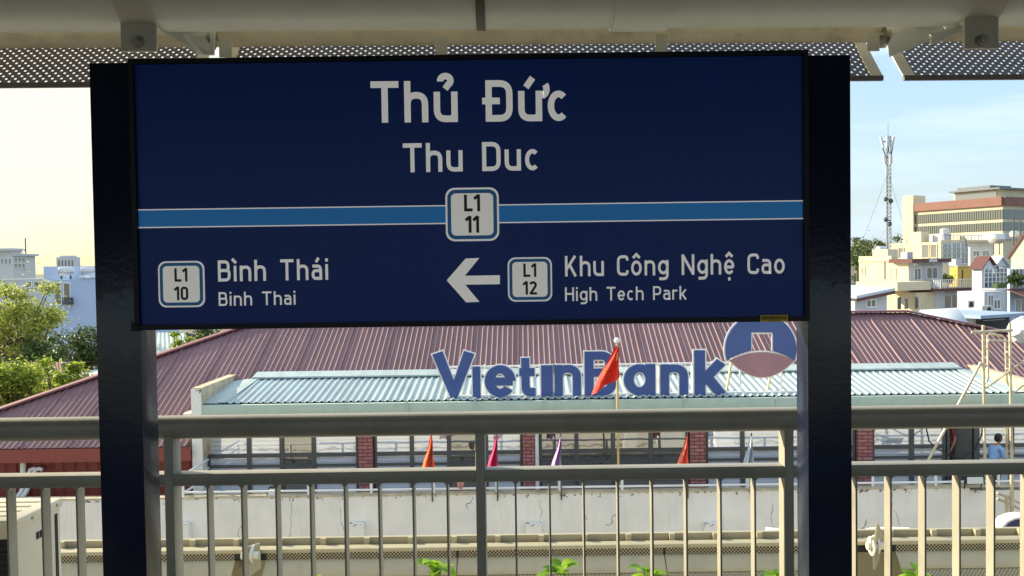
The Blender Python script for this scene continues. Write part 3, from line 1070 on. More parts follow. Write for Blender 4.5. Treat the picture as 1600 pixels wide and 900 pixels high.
def shrub(u, v, Y, nl, L, seed, label):
    rnd_ = random.Random(seed)
    top = at(u, v, Y)
    o = thing('leafy_plant', (top.x, Y, -0.3), label, 'plant', 'lime green plants behind the railing')
    stems, leaves = MB(), MB()
    stems.tube([(top.x, Y, -0.3), (top.x + 0.02, Y, top.z * 0.5), (top.x, Y, top.z - L * 0.35)], [0.012, 0.009, 0.005], 6)
    for k in range(nl):
        an = 2 * math.pi * k / nl * 1.0 + rnd_.uniform(-0.35, 0.35)
        el = rnd_.uniform(0.15, 0.95)
        d = Vector((math.cos(an), math.sin(an) * 0.7, el))
        b = Vector((top.x, Y, top.z - L * (0.35 + 0.5 * rnd_.random())))
        leaf(leaves, b, d, L * rnd_.uniform(0.8, 1.2), L * 0.46, rnd_.uniform(0.25, 0.6))
    for k in range(nl * 2):
        an = rnd_.uniform(0, 6.28)
        b = Vector((top.x, Y, top.z - L * (1.0 + 1.6 * rnd_.random())))
        leaf(leaves, b, Vector((math.cos(an), math.sin(an), 0.3)), L * rnd_.uniform(0.8, 1.2), L * 0.46, 0.5)
    stems.build('stem', MT['leaf_near'], o)
    leaves.build('foliage', MT['leaf_near'], o, smooth=True)
shrub(680, 864, 4.25, 13, 0.145, 1, 'broad lime leaves left of the middle railing post')
shrub(876, 870, 4.25, 11, 0.13, 2, 'lime plant right of the middle post, under the red flag')
shrub(1010, 874, 4.25, 11, 0.13, 5, 'lime plant between the fourth and fifth bars right of the middle post')
shrub(1208, 880, 4.25, 10, 0.13, 7, 'lime plant beside the right sign post, on its left')
shrub(1432, 878, 4.25, 8, 0.13, 11, 'lime plant to the right of the right sign post')
shrub(494, 897, 4.25, 4, 0.05, 13, 'small green sprig low behind the left railing bars')

# ==================================================================== LOWER CANOPY
LY = 11.0
lc = thing('lower_canopy', (0, LY, -2.0), 'long beige lower canopy with perforated edge below the bank terrace wall', 'canopy')
lz = AZ(852.5, LY, 822)
X0, X1 = -16, 16
MB().box(X0, X1, LY - 0.02, LY + 0.14, lz - 0.05, lz).build('ridge_cap', MT['lowcan'], lc, bevel=0.008)
MB().box(X0, X1, LY + 0.03, LY + 0.06, lz - 0.155, lz - 0.05).build('back_plate', MT['black'], lc)
def strip_curve(t): return LY - 0.01, lz - 0.05 - 0.09 * t
gaps = [(-16, AX(368, LY, 870)), (AX(416, LY, 870), AX(714, LY, 870)), (AX(716, LY, 870), AX(1037, LY, 870)), (AX(1039, LY, 870), AX(1330, LY, 850)), (AX(1398, LY, 850), 16)]
for a, b in gaps:
    perforated(a, b, strip_curve, 0.09, 0.045, 0.014, 'perforated_strip', MT['lowcan'], lc)
def slab(t):
    return LY - 0.02 - 0.16 * math.sin(t * 1.4), lz - 0.14 - 0.165 * t
sm = MB()
n = 8
for a, b in gaps:
    k = len(sm.v)
    for i in range(n + 1):
        y, z = slab(i / n)
        sm.v += [(a, y, z), (b, y, z), (b, y + 0.03, z), (a, y + 0.03, z)]
    for i in range(n):
        for j in range(4):
            p, q = k + i * 4 + j, k + i * 4 + (j + 1) % 4
            sm.f.append((p, q, q + 4, p + 4))
    sm.f += [(k, k + 1, k + 2, k + 3), (k + n * 4, k + n * 4 + 1, k + n * 4 + 2, k + n * 4 + 3)]
sm.build('gutter_face', MT['lowcan'], lc, smooth=True)
def low_curve(t): return LY - 0.19 - 0.75 * t, lz - 0.315 - 0.30 * t
for a, b in gaps:
    perforated(a, b, low_curve, 0.8, 0.048, 0.0135, 'perforated_panel', MT['lowcan'], lc)
MB().box(X0, X1, LY - 0.9, LY + 0.6, lz - 0.9, lz - 0.75).build('soffit', MT['lowcan'], lc)
for u in range(30, 1600, 68):
    x = AX(u, LY + 0.2, 852)
    MB().box(x - 0.035, x + 0.035, LY + 0.16, LY + 0.22, lz - 0.3, lz + 0.075).build('stub_post', MT['lowcan'], lc)
MB().box(X0, X1, LY + 0.24, LY + 0.3, lz - 0.6, lz + 0.062).build('rear_fascia', MT['lowcan'], lc)
for u in (385, 1362):
    c = at(u, 868 if u < 800 else 853, LY - 0.2)
    b = MB()
    b.tube([(c.x - 0.012, c.y, c.z), (c.x + 0.012, c.y, c.z)], 0.12, 28)
    b.tube([(c.x + 0.06, c.y + 0.05, c.z), (c.x + 0.09, c.y + 0.05, c.z)], 0.12, 28)
    b.tube([(c.x - 0.06, c.y, c.z), (c.x + 0.16, c.y, c.z)], 0.05, 16)
    o = b.build('pivot_flange', MT['plate'], lc, smooth=True)
    s_ = 1 if u > 800 else -1
    p = MB()
    q = [at(1362 + (u - 1362), 0, LY)] if False else None
    w_ = 0.085
    top = c + Vector((-0.02, -0.02, 0.30))
    p.prism([(c.x - 0.03, c.y - 0.05, c.z + 0.12), (c.x + 0.12, c.y + 0.12, c.z + 0.12), (c.x + 0.13, c.y + 0.12, c.z - 0.2), (c.x, c.y - 0.05, c.z - 0.28)], (0, 0, 0), (0.02, -0.01, 0))
    if u > 800:
        p.prism([(c.x + 0.00, c.y - 0.06, c.z + 0.06), (c.x + 0.03, c.y - 0.06, c.z + 0.32), (c.x + 0.20, c.y + 0.10, c.z + 0.06), (c.x + 0.16, c.y + 0.1, c.z - 0.06)], (0, 0, 0), (0.015, -0.012, 0))
    p.build('bracket_plate', MT['lowcan'], lc)

# ==================================================================== BANK BUILDING
WY = 22.9                                            # window wall
EY, EZ = 22.0, -2.93                                 # maroon eave line
TS = 650.0 / F_PX                                    # roof slope
def mz(y): return EZ + (y - EY) * TS
bank = thing('bank_building', (0, 24, -11), 'bank building with maroon hip roof, teal porch roof and white terrace wall', 'building')
RIDGE_Y = 27.86
rl_x, rr_x = -8.6, AX(1417, RIDGE_Y, 487)
hl = (-14.37, 23.6)
hlx = lambda x: RIDGE_Y + (x - rl_x) * (RIDGE_Y - hl[1]) / (rl_x - hl[0])     # left hip line
hrx = lambda x: RIDGE_Y - (x - rr_x) * 0.50                                    # right hip line
def ytop(x):
    y = RIDGE_Y
    if x < rl_x: y = hlx(x)
    if x > rr_x: y = hrx(x)
    return max(EY, y)
def ribbed(name, mat, parent, xs, pitch, prof, ybot, ytopf, zf, lapn=0, laph=0.0):
    """corrugated sheet: ribs run along y, cut off by the top line"""
    mb = MB()
    cols = []
    k = 0
    x = xs[0]
    while x < xs[1]:
        lap = lapn and (k % lapn == 0)
        for dx, dz in prof:
            cols.append((x + dx * pitch, dz + (laph if lap and dz > 0 else 0)))
        x += pitch
        k += 1
    for i, (cx, dz) in enumerate(cols):
        yb, yt = ybot(cx), max(ytopf(cx), ybot(cx) + 0.001)
        mb.v += [(cx, yb, zf(yb) + dz), (cx, yt, zf(yt) + dz)]
    for i in range(len(cols) - 1):
        a = 2 * i
        mb.f.append((a, a + 2, a + 3, a + 1))
    return mb.build(name, mat, parent)
PXL0 = AX(301, 22.3, 620)
prof = [(0, 0), (0.62, 0), (0.72, 0.021), (0.84, 0.021), (0.92, 0)]
mroof = ribbed('maroon_roof', MT['maroon'], bank, (-19.5, 19.5), 0.158, prof, lambda x: EY if x < PXL0 else 24.4, ytop, mz, lapn=8, laph=0.022)
# back and side slopes, plain sheet
ezb = EZ
bk = MB()
rz = mz(RIDGE_Y)
lcx = hl[0] - (hl[1] - EY) * (rl_x - hl[0]) / (RIDGE_Y - hl[1])
rcx = rr_x + (RIDGE_Y - EY) / 0.50
by = RIDGE_Y + (RIDGE_Y - EY)
bk.add([(rl_x, RIDGE_Y, rz), (rr_x, RIDGE_Y, rz), (rcx, by, EZ), (lcx, by, EZ), (lcx, EY, EZ), (rcx, EY, EZ)], [(0, 1, 2, 3), (0, 3, 4), (1, 5, 2)])
bk.build('back_roof', MT['maroon'], bank)
cap = MB()
def capline(p, q, w=0.17):
    p, q = Vector(p), Vector(q)
    cap.bar(p + Vector((0, 0, 0.045)), q + Vector((0, 0, 0.045)), w * 2, 0.05)
capline((rl_x, RIDGE_Y, rz), (rr_x, RIDGE_Y, rz))
capline((lcx, EY, EZ), (rl_x, RIDGE_Y, rz))
capline((rcx, EY, EZ), (rr_x, RIDGE_Y, rz))
cap.build('ridge_cap', MT['maroon_trim'], bank)
# left wing: red cladding under the maroon eave
LWX1 = AX(300, 22.3, 740)
fz = MB()
fz.box(-19.5, LWX1 + 0.1, EY - 0.03, EY + 0.02, EZ - 0.36, EZ - 0.02)
fz.build('fascia', MT['redfascia'], bank)
cl = []
mb = MB()
x = -19.5
while x < LWX1:
    for dx, dy in ((0, 0), (0.20, 0), (0.23, 0.03), (0.27, 0.03)):
        cl.append((x + dx, dy))
    x += 0.30
for cx, dy in cl:
    mb.v += [(cx, 22.3 + dy, -7.2), (cx, 22.3 + dy, EZ - 0.2)]
for i in range(len(cl) - 1):
    mb.f.append((2 * i, 2 * i + 2, 2 * i + 3, 2 * i + 1))
mb.build('red_wall', MT['redwall'], bank)
MB().box(lcx + 0.6, LWX1 - 0.05, 22.4, by - 0.6, -11, EZ - 0.1).build('wing_wall', MT['wall_paint'], bank)
# main body behind the windows (dark rooms) up to the porch roof
PXL, PXR = AX(302, 22.6, 640), 15.6
MB().box(PXL + 0.2, rcx - 0.8, WY + 1.0, by - 0.6, -11, -3.0).build('body_wall', MT['wall_paint'], bank)
MB().box(PXL + 0.15, PXR - 0.2, WY + 1.0, 24.7, -3.0, -1.85).build('porch_wall', MT['wall_paint'], bank)
# teal porch roof with hips, gutter
TYF, TYB = 22.4, 24.84
ts = math.tan(R(8.4))
tz0 = AZ(624, TYF, 822)
def tzf(y): return tz0 + (y - TYF) * ts
txl, txr = AX(346, TYF, 636), AX(1580, TYF, 614)
txl2, txr2 = AX(404, TYB, 600), AX(1490, TYB, 580)
def tyt(x):
    if x < txl2: return TYF + (x - txl) / (txl2 - txl) * (TYB - TYF)
    if x > txr2: return TYF + (txr - x) / (txr - txr2) * (TYB - TYF)
    return TYB
prof2 = [(0, 0), (0.5, 0), (0.62, 0.032), (0.84, 0.032), (0.95, 0)]
ribbed('porch_roof', MT['teal'], bank, (txl, txr), 0.19, prof2, lambda x: TYF, tyt, tzf)
MB().box(txl2 - 0.1, txr2 + 0.1, TYB - 0.30, TYB - 0.10, tzf(TYB) + 0.005, tzf(TYB) + 0.05).add(
    [(txl2 - 0.1, TYB - 0.2, tzf(TYB) + 0.045), (txr2 + 0.1, TYB - 0.2, tzf(TYB) + 0.045), (txr2 + 0.1, TYB + 0.22, mz(TYB + 0.22) + 0.05), (txl2 - 0.1, TYB + 0.22, mz(TYB + 0.22) + 0.05)], [(0, 1, 2, 3)]).build('roof_flashing', MT['teal'], bank)
# zinc valleys beside the hips and side parapets
MB().add([(txl - 0.75, TYF, tz0 + 0.02), (txl, TYF, tz0), (txl2, TYB, tzf(TYB)), (txl - 0.75, TYB + 0.4, tzf(TYB) - 0.05)], [(0, 1, 2, 3)]).build('valley', MT['teal'], bank)
MB().add([(txr + 0.4, TYF, tz0 + 0.02), (txr, TYF, tz0), (txr2, TYB, tzf(TYB)), (txr2 + 1.2, TYB + 0.4, tzf(TYB) - 0.05)], [(0, 3, 2, 1)]).build('valley', MT['teal'], bank)
hp = MB()
hp.bar((txl, TYF, tz0 + 0.03), (txl2, TYB, tzf(TYB) + 0.03), 0.22, 0.03)
hp.bar((txr, TYF, tz0 + 0.03), (txr2, TYB, tzf(TYB) + 0.03), 0.22, 0.03)
hp.build('hip_cap', MT['teal'], bank)
px0 = AX(301, 22.3, 620)
pz = at(302, 606, 22.3).z
ZPF = -4.6
par = MB()
par.box(px0, px0 + 0.24, 22.25, 25.3, -3.3, pz)
par.build('side_parapet', MT['coping'], bank)
MB().box(px0 - 0.01, px0 + 0.25, 22.21, 22.245, ZPF, pz - 0.03).build('parapet_front', MT['white_wall'], bank, loc=(px0, 22.21, pz - 0.1))
par = MB()
p0, p1 = at(1503, 576, 25.2), at(1612, 606, 22.4)
par.prism([(p0.x, 25.2, p0.z - 0.8), (p0.x + 0.25, 25.2, p0.z - 0.8), (p1.x + 0.25, 22.4, p1.z - 0.8), (p1.x, 22.4, p1.z - 0.8)], (0, 0, 0), (0, 0, 0.95))
par.build('side_parapet', MT['coping'], bank)
gut = MB()
gut.box(txl - 0.55, txr + 0.6, TYF - 0.16, TYF - 0.02, tz0 - 0.29, tz0 - 0.02)
gut.build('gutter', MT['gutter'], bank, bevel=0.01)
for u in (636, 742, 852, 962, 1070, 1214):
    x = AX(u, TYF - 0.18, 632)
    MB().box(x - 0.025, x + 0.025, TYF - 0.19, TYF - 0.165, tz0 - 0.34, tz0 + 0.04).build('gutter_strap', MT['gutter'], bank)
MB().box(txl - 0.4, txr + 0.4, TYF - 0.02, WY + 1.0, tz0 - 0.31, tz0 - 0.25).build('soffit', MT['wall_paint'], bank)
# terrace floor and its white wall
TFZ = -4.65
TWY = 20.8
wz = AZ(771.5, TWY, 822)
MB().box(-19.5, 19, TWY + 0.2, WY + 0.1, TFZ - 0.2, TFZ).build('terrace_floor', MT['concrete'], bank)
MB().box(-20, AX(1516, TWY, 800), TWY, TWY + 0.2, -11, wz).build('terrace_wall', MT['white_wall'], bank, loc=(0, TWY, wz))
MB().box(AX(1516, TWY, 800) + 0.003, 20, TWY + 0.03, TWY + 0.2, -11, wz - 0.08).build('terrace_wall', MT['white_wall'], bank, loc=(1.7, TWY, wz - 0.05))
MB().box(-20, 20, TWY - 0.025, TWY + 0.22, wz + 0.003, wz + 0.035).build('terrace_coping', MT['coping'], bank)
for u in (557, 834, 1113, 284):
    x = AX(u, TWY - 0.15, 835)
    b = MB().box(x - 0.19, x + 0.19, TWY - 0.22, TWY - 0.003, -11, AZ(818, TWY - 0.15, u))
    b.build('pier', MT['white_wall'], bank, loc=(x, TWY - 0.2, AZ(818, TWY - 0.15, u)))
# window wall: bays given by the photograph's mullions, all on one real wall plane
def wx(u): return AX(u, WY, 720)
ZT, ZB = tz0 - 0.32, TFZ
ztr = AZ(706, WY, 822)
fr_mull = [325, 390, 441, 491, 560]
bays = [(326, 390, 'p'), (390, 441, 'p'), (441, 491, 'd'), (491, 560, 'p'),
        (586, 644, 'p'), (644, 702, 'p'), (702, 760, 'k'), (760, 816, 'p'),
        (844, 901, 'k'), (901, 958, 'k'), (958, 1017, 'k'), (1017, 1075, 'k'),
        (1103, 1160, 'p'), (1160, 1222, 'p'), (1222, 1276, 'p'), (1276, 1335, 'p'),
        (1362, 1424, 'p'), (1424, 1476, 'p'), (1526, 1580, 'p'), (1580, 1640, 'p'), (1640, 1700, 'p')]
for u0, u1, kd in bays:
    a, b = wx(u0), wx(u1)
    t = 0.055
    w_ = MB()
    w_.box(a, a + t, WY - 0.05, WY + 0.05, ZB, ZT).box(b - t, b, WY - 0.05, WY + 0.05, ZB, ZT)
    w_.box(a + t, b - t, WY - 0.045, WY + 0.045, ztr - 0.05, ztr + 0.05).box(a + t, b - t, WY - 0.045, WY + 0.045, ZT - 0.08, ZT).box(a + t, b - t, WY - 0.045, WY + 0.045, ZB, ZB + 0.12)
    w_.box(a + t, b - t, WY - 0.045, WY + 0.045, ZB + 0.95, ZB + 1.02)
    wo = w_.build('window_frame', MT['alu'], bank)
    g = MB().box(a + t, b - t, WY + 0.005, WY + 0.015, ZB + 0.1, ZT - 0.05)
    g.build('pane', MT['pane'] if kd == 'p' else MT['pane_dark'], wo)
for u0, u1 in ((562, 584), (817, 835), (1077, 1101), (1337, 1360)):
    MB().box(wx(u0), wx(u1), WY - 0.16, WY + 0.12, ZB, ZT).build('brick_pillar', MT['brick'], bank)
MB().tube([(wx(839), WY - 0.1, ZB), (wx(839), WY - 0.1, ZT)], 0.06, 12).build('rain_pipe', MT['white_metal'], bank, smooth=True)
# door opening at the right: dark room, open leaf, jambs
a, b = wx(1478), wx(1526)
MB().box(a - 0.6, b + 0.6, WY + 0.85, WY + 0.9, ZB, ZT).build('dark_opening', MT['black'], bank)
MB().box(a, b, WY + 0.05, WY + 0.84, ZB, ZB + 0.30).build('door_step', MT['concrete'], bank)
MB().box(a, a + 0.07, WY - 0.06, WY + 0.1, ZB, ZT).box(b - 0.1, b, WY - 0.06, WY + 0.1, ZB, ZT).build('door_frame', MT['alu'], bank)
MB().bar((b - 0.12, WY, (ZB + ZT) / 2), (b - 0.55, WY + 0.28, (ZB + ZT) / 2), ZT - ZB - 0.1, 0.05, up=(1, 0.6, 0)).build('door_leaf', MT['alu'], bank)
# white wall at the left end of the porch
MB().box(wx(296), wx(325) - 0.003, WY - 0.35, WY + 0.1, ZB, ZT + 0.05).build('end_wall', MT['white_wall'], bank, loc=(wx(305), WY, ZT - 0.3))
# terrace railing
tr = MB()
for zz in (AZ(762, TWY + 0.1, 822), AZ(741, TWY + 0.1, 822)):
    tr.tube([(AX(288, TWY + 0.1, 765), TWY + 0.1, zz), (15, TWY + 0.1, zz)], 0.028, 8)
for k in range(0, 16):
    x = AX(286 + 98 * k, TWY + 0.1, 765)
    tr.tube([(x, TWY + 0.1, wz), (x, TWY + 0.1, AZ(741, TWY + 0.1, 822))], 0.035, 8)
xw = AX(288, TWY + 0.1, 765)
for k in range(3):
    zz = wz + 0.12 + 0.22 * k
    tr.tube([(xw, TWY + 0.1, zz), (xw, WY - 0.4, zz)], 0.028, 8)
tr.build('terrace_railing', MT['white_metal'], bank, smooth=True)

# ==================================================================== BANK LETTERS ON THE PORCH ROOF
BY = 22.6
bs = thing('bank_sign', (0, BY, tz0), 'large blue VietinBank letters and round emblem on the teal porch roof', 'sign')
capb = 70 / F_PX * BY
def bletter(ch, u0, u1, v0, cap_px, w, G=None):
    a, b = at(u0, v0, BY), at(u1, v0, BY)
    cp = cap_px / F_PX * BY
    gr_ = 0.035
    o = thick(text_mesh(ch, a.x, b.x, a.z, a.z, cp, BY, w=w, depth=0.03, step=0.003), 0.03).build('letter', MT['signblue'], bs)
    k_ = 3.2 / F_PX * BY
    m2 = thick(text_mesh(ch, a.x, b.x, a.z, a.z, cp, BY, w=w, depth=0.0, grow=0.029, step=0.003), 0.025)
    m2.build('letter_edge', MT['signwhite'], o)
bletter('V', 677, 742, 621, 70, 0.225)
bletter('ı', 739, 751, 621, 66, 0.2)
bletter('e', 758, 806, 620.5, 68, 0.185)
bletter('t', 812, 837, 619, 60, 0.21)
bletter('ı', 846, 864, 619, 66, 0.2)
bletter('n', 867, 908, 618.5, 66, 0.185)
bletter('B', 914, 963, 618, 69, 0.185)
bletter('ɑ', 975, 1024, 617.5, 66, 0.185)
bletter('n', 1032, 1075, 617, 65, 0.185)
bletter('k', 1085, 1133, 617, 70, 0.2)
def EP(u, v): p = at(u, v, BY); return (p.x, p.z)
ec = (1188, 546)
er = 58
def emblem(r, cutr, hole, d, Y, name, mat, par):
    # ring-like disc with a square hole, cut off below by a rising arc
    outer = []
    for k in range(0, 41):
        q = R(-18 + 216 * k / 40)
        outer.append((ec[0] + r * math.cos(q), ec[1] - r * math.sin(q)))
    # lower arc from left end back to right end (apex up)
    lx, ly = outer[-1]
    rx, ry = outer[0]
    lower = []
    for k in range(1, 20):
        t = k / 20
        lower.append((lx + (rx - lx) * t, ly + (ry - ly) * t - 17 * 4 * t * (1 - t) - cutr * 0))
    hx0, hx1, hy0 = hole
    mid = [p for p in lower]
    # open the hole down to the arc: insert a notch at the arc's centre
    pts = outer + [p for p in mid if p[0] < hx0] + [(hx0, mid[8][1]), (hx0, hy0), (hx1, hy0), (hx1, mid[10][1])] + [p for p in mid if p[0] > hx1]
    m = MB().prism([(EP(u, v)[0], Y, EP(u, v)[1]) for u, v in pts], (0, 0, 0), (0, -d, 0))
    return m.build(name, mat, par)
eo = emblem(55.5, 0, (1173, 1207, 519), 0.03, BY - 0.03, 'emblem', M('faded_emblem_blue', srgb(64, 88, 142), 0.5, var=0.1, scale=1.2), bs)
emblem(58, 0, (1175, 1205, 522), 0.02, BY - 0.005, 'emblem_edge', MT['signwhite'], eo)
def lens(g):
    o = []
    for k in range(21):
        t = k / 20
        o.append((1140 - g + (100 + 2 * g) * t, 563 - (13 + g) * 4 * t * (1 - t)))
    for k in range(1, 20):
        t = k / 20
        o.append((1240 + g - (100 + 2 * g) * t, 563 + (26 + g) * 4 * t * (1 - t)))
    return o
MB().prism([(EP(u, v)[0], BY - 0.035, EP(u, v)[1]) for u, v in lens(0)], (0, 0, 0), (0, -0.03, 0)).build('emblem_lens', MT['signlens'], eo)
MB().prism([(EP(u, v)[0], BY - 0.012, EP(u, v)[1]) for u, v in lens(2.2)], (0, 0, 0), (0, -0.02, 0)).build('lens_edge', MT['signwhite'], eo)
fr = MB()
for v in (573, 618.5):
    a, b = at(700, v + 1.0, BY), at(1242 if v > 600 else 1140, v - 6, BY)
    fr.bar((a.x, BY + 0.05, a.z), (b.x, BY + 0.05, b.z), 0.05)
for u in (757, 860, 1028, 1082, 1222, 1158):
    a, b = at(u, 570, BY), at(u, 622, BY)
    fr.bar((a.x, BY + 0.09, a.z), (a.x, BY + 0.09, tzf(BY)), 0.045)
fr.build('support_frame', MT['signwhite'], bs)
for u in (1145, 1210):
    a = at(u, 568, BY)
    MB().bar((a.x, BY + 0.06, a.z + 0.2), (a.x - 0.1, BY + 0.3, tzf(BY + 0.3)), 0.05).build('emblem_prop', MT['scaff'], bs)

# ==================================================================== FLAGS
def cloth(name, pts, Y, mat, par, wave=0.06, seg=14, th=0.004):
    """quad cloth from 4 pixel corners (tl, tr, br, bl), rippled in depth"""
    tl, tr_, br, bl = [at(u, v, Y) for u, v in pts]
    mb = MB()
    for i in range(seg + 1):
        t = i / seg
        for j in range(seg + 1):
            s = j / seg
            p = (tl * (1 - s) + tr_ * s) * (1 - t) + (bl * (1 - s) + br * s) * t
            p.y += wave * math.sin(9.0 * s + 3.1 * t) * (0.2 + 0.8 * t)
            p.x += wave * 0.22 * math.sin(7.0 * t + 1.5 * s) * t
            mb.v.append(tuple(p))
    for i in range(seg):
        for j in range(seg):
            a = i * (seg + 1) + j
            mb.f.append((a, a + 1, a + seg + 2, a + seg + 1))
    return mb.build(name, mat, par, smooth=True)
pole_u = 964
nb = at(pole_u, 536, 20.95)
nf = thing('national_flag', (nb.x, 20.95, wz), 'red flag with yellow star drooping from a tall pole before the bank letters', 'flag')
MB().tube([(nb.x, 20.95, -6.2), (nb.x, 20.95, nb.z)], 0.03, 10).build('pole', M('bamboo_pole', srgb(196, 172, 112), 0.5), nf, smooth=True)
MB().ball((nb.x, 20.95, nb.z + 0.06), 0.075, 12).build('finial', MT['signwhite'], nf, smooth=True)
mflag = M('flag_red_cloth', srgb(214, 44, 26), 0.75, var=0.06, scale=4)
fc = cloth('flag_cloth', [(962, 540), (968, 545), (966, 590), (923, 617)], 20.9, mflag, nf, wave=0.12)
# a fuller drooping sheet: upper hoist to the lower left
star = []
cs = at(945, 580, 20.74)
for k in range(10):
    rr = 0.085 if k % 2 == 0 else 0.034
    q = R(90 + 36 * k + 14)
    star.append((cs.x + 0.55 * rr * math.cos(q), 20.76, cs.z + rr * math.sin(q)))
MB().prism(star, (0, 0, 0), (0, -0.005, 0)).build('star', MT['yellow'], fc)
fcols = [('orange', (660, 681), 672, srgb(232, 96, 50), 'drooping orange flag on the terrace, left of the middle railing post'),
         ('magenta', (762, 777), 774, srgb(214, 40, 104), 'drooping magenta flag on the terrace, right of the middle railing post'),
         ('lilac', (862, 876), 874, srgb(186, 150, 200), 'drooping lilac flag beside the brick pillar on the terrace'),
         ('coral', (1058, 1074), 1072, srgb(240, 116, 92), 'drooping coral flag left of the right brick pillar on the terrace'),
         ('pale_blue', (1163, 1178), 1172, srgb(176, 190, 204), 'drooping pale blue flag near the right sign post')]
for nm, (ua, ub), ut, c, lab in fcols:
    p = at(ut + 2, 680, 20.75)
    o = thing('pennant_flag', (p.x, 20.75, wz), lab, 'flag', 'coloured pennants on the bank terrace')
    MB().tube([(p.x, 20.75, wz - 0.15), (p.x, 20.75, p.z + 0.05)], 0.018, 8).build('pole', MT['alu'], o, smooth=True)
    mm = M(nm + '_cloth', c, 0.8, var=0.06, scale=5)
    cloth('flag_cloth', [(ut, 682), (ut + 3, 682), (ub, 740), (ua - 3, 746)], 20.68, mm, o, wave=0.15)
tag(cloth('hanging_cloth', [(712, 748), (727, 748), (722, 765), (716, 763)], 20.72, M('pink_rag', srgb(206, 150, 144), 0.9), None, wave=0.05, seg=5), 'small pink cloth hung over the terrace railing', 'cloth')

# ==================================================================== PEOPLE ON THE TERRACE
def figure(name, loc, rotz, label, shirt, head_turn=0.0, lean=0.1, armL=None, armR=None):
    root = thing(name, loc, label, 'person')
    root.rotation_euler = (0, 0, rotz)
    # facing +y in local space before rotation
    V = [(0, 0, .95, .135), (0, .01, 1.12, .125), (0, .02 + lean * .3, 1.30, .15), (0, .02 + lean * .5, 1.43, .10), (0, .03 + lean * .7, 1.53, .052),
         (-.17, .02 + lean * .5, 1.41, .062), (.17, .02 + lean * .5, 1.41, .062)]
    E_ = [(0, 1), (1, 2), (2, 3), (3, 4), (3, 5), (3, 6)]
    for s_, arm in ((-1, armL), (1, armR)):
        el, wr = arm or ((s_ * .23, .0, 1.13), (s_ * .22, .10, .90))
        k = len(V)
        V += [(el[0], el[1], el[2], .043), (wr[0], wr[1], wr[2], .032)]
        E_ += [(5 if s_ < 0 else 6, k), (k, k + 1)]
        # hand: palm and fingers
        d = (Vector(wr) - Vector(el)).normalized()
        pm = Vector(wr) + d * .07
        V.append((*pm, .034)); E_.append((k + 1, k + 2))
        side = d.cross(Vector((0, 0, 1)))
        side = side.normalized() if side.length > .1 else Vector((0, 1, 0))
        for q in range(4):
            b = pm + side * ((q - 1.5) * .02) + d * .03
            L_ = (.06, .075, .07, .055)[q]
            V.append((*(b + d * L_ * .5), .0095)); V.append((*(b + d * L_ * .9 + Vector((0, .012, -.012))), .008))
            E_ += [(k + 2, len(V) - 2), (len(V) - 2, len(V) - 1)]
        th = pm + side * .05 + d * .0
        V.append((*th, .010)); V.append((*(th + d * .035), .009))
        E_ += [(k + 2, len(V) - 2), (len(V) - 2, len(V) - 1)]
    for s_ in (-1, 1):
        k = len(V)
        V += [(s_ * .095, 0, .86, .095), (s_ * .10, .02, .48, .062), (s_ * .10, -.02, .09, .042), (s_ * .11, .13, .035, .036)]
        E_ += [(0, k), (k, k + 1), (k + 1, k + 2), (k + 2, k + 3)]
    def skin_mesh(nm, V, E_, mat, lev=2, root_i=0):
        me = bpy.data.meshes.new(nm)
        me.from_pydata([v[:3] for v in V], E_, [])
        ob = bpy.data.objects.new(nm, me)
        COL.objects.link(ob)
        sk_ = ob.modifiers.new('skin', 'SKIN')
        sk_.use_smooth_shade = True
        for i, v in enumerate(V):
            me.skin_vertices[0].data[i].radius = (v[3], v[3])
        me.skin_vertices[0].data[root_i].use_root = True
        sb = ob.modifiers.new('sub', 'SUBSURF')
        sb.levels = lev
        sb.render_levels = lev
        dg = bpy.context.evaluated_depsgraph_get()
        m2 = bpy.data.meshes.new_from_object(ob.evaluated_get(dg))
        bpy.data.objects.remove(ob)
        m2.name = nm
        m2.materials.clear()
        m2.materials.append(mat)
        return m2
    me = skin_mesh('body', V, E_, MT['skin'])
    # clothes by height on the one continuous body
    me.materials.append(shirt)
    me.materials.append(MT['trousers'])
    me.materials.append(MT['black'])
    hy = .05 + lean * .9
    for p in me.polygons:
        c = p.center
        if c.z < .07: p.material_index = 3
        elif c.z < .97 and abs(c.x) < .19: p.material_index = 2
        elif c.z > 1.02 and c.z < 1.49 and (abs(c.x) < .20 or c.z > 1.2): p.material_index = 1
        p.use_smooth = True
    # head as a shaped part of the same mesh
    bm = bmesh.new()
    bm.from_mesh(me)
    mat_h = Matrix.Translation((0, hy, 1.645)) @ Matrix.Rotation(head_turn, 4, 'Z')
    r_ = bmesh.ops.create_uvsphere(bm, u_segments=20, v_segments=14, radius=.1, matrix=mat_h)
    for v in r_['verts']:
        l = mat_h.inverted() @ v.co
        l.x *= .78; l.y *= .98; l.z *= 1.18
        if l.z < -.03 and l.y > 0: l.y *= 1.0 + l.z * 1.2; l.x *= .86
        if abs(l.x) < .018 and -.035 < l.z < .015 and l.y > .07: l.y += .022
        v.co = mat_h @ l
    for s_ in (-1, 1):
        r_ = bmesh.ops.create_uvsphere(bm, u_segments=8, v_segments=6, radius=.028, matrix=mat_h @ Matrix.Translation((s_ * .078, -.005, -.008)) @ Matrix.Diagonal((.35, .7, 1.1, 1)))
    for f in bm.faces: f.smooth = True
    bm.to_mesh(me)
    bm.free()
    bo = bpy.data.objects.new('body', me)
    COL.objects.link(bo)
    bo.parent = root
    hb = MB()
    hb.ball((0, 0, 0), .107, 18)
    keep = []
    hv = [Vector(v) for v in hb.v]
    hm = MB()
    hm.v = [tuple(mat_h @ Vector((v.x * .82, v.y * 1.0 - .006, v.z * 1.2 + .008))) for v in hv]
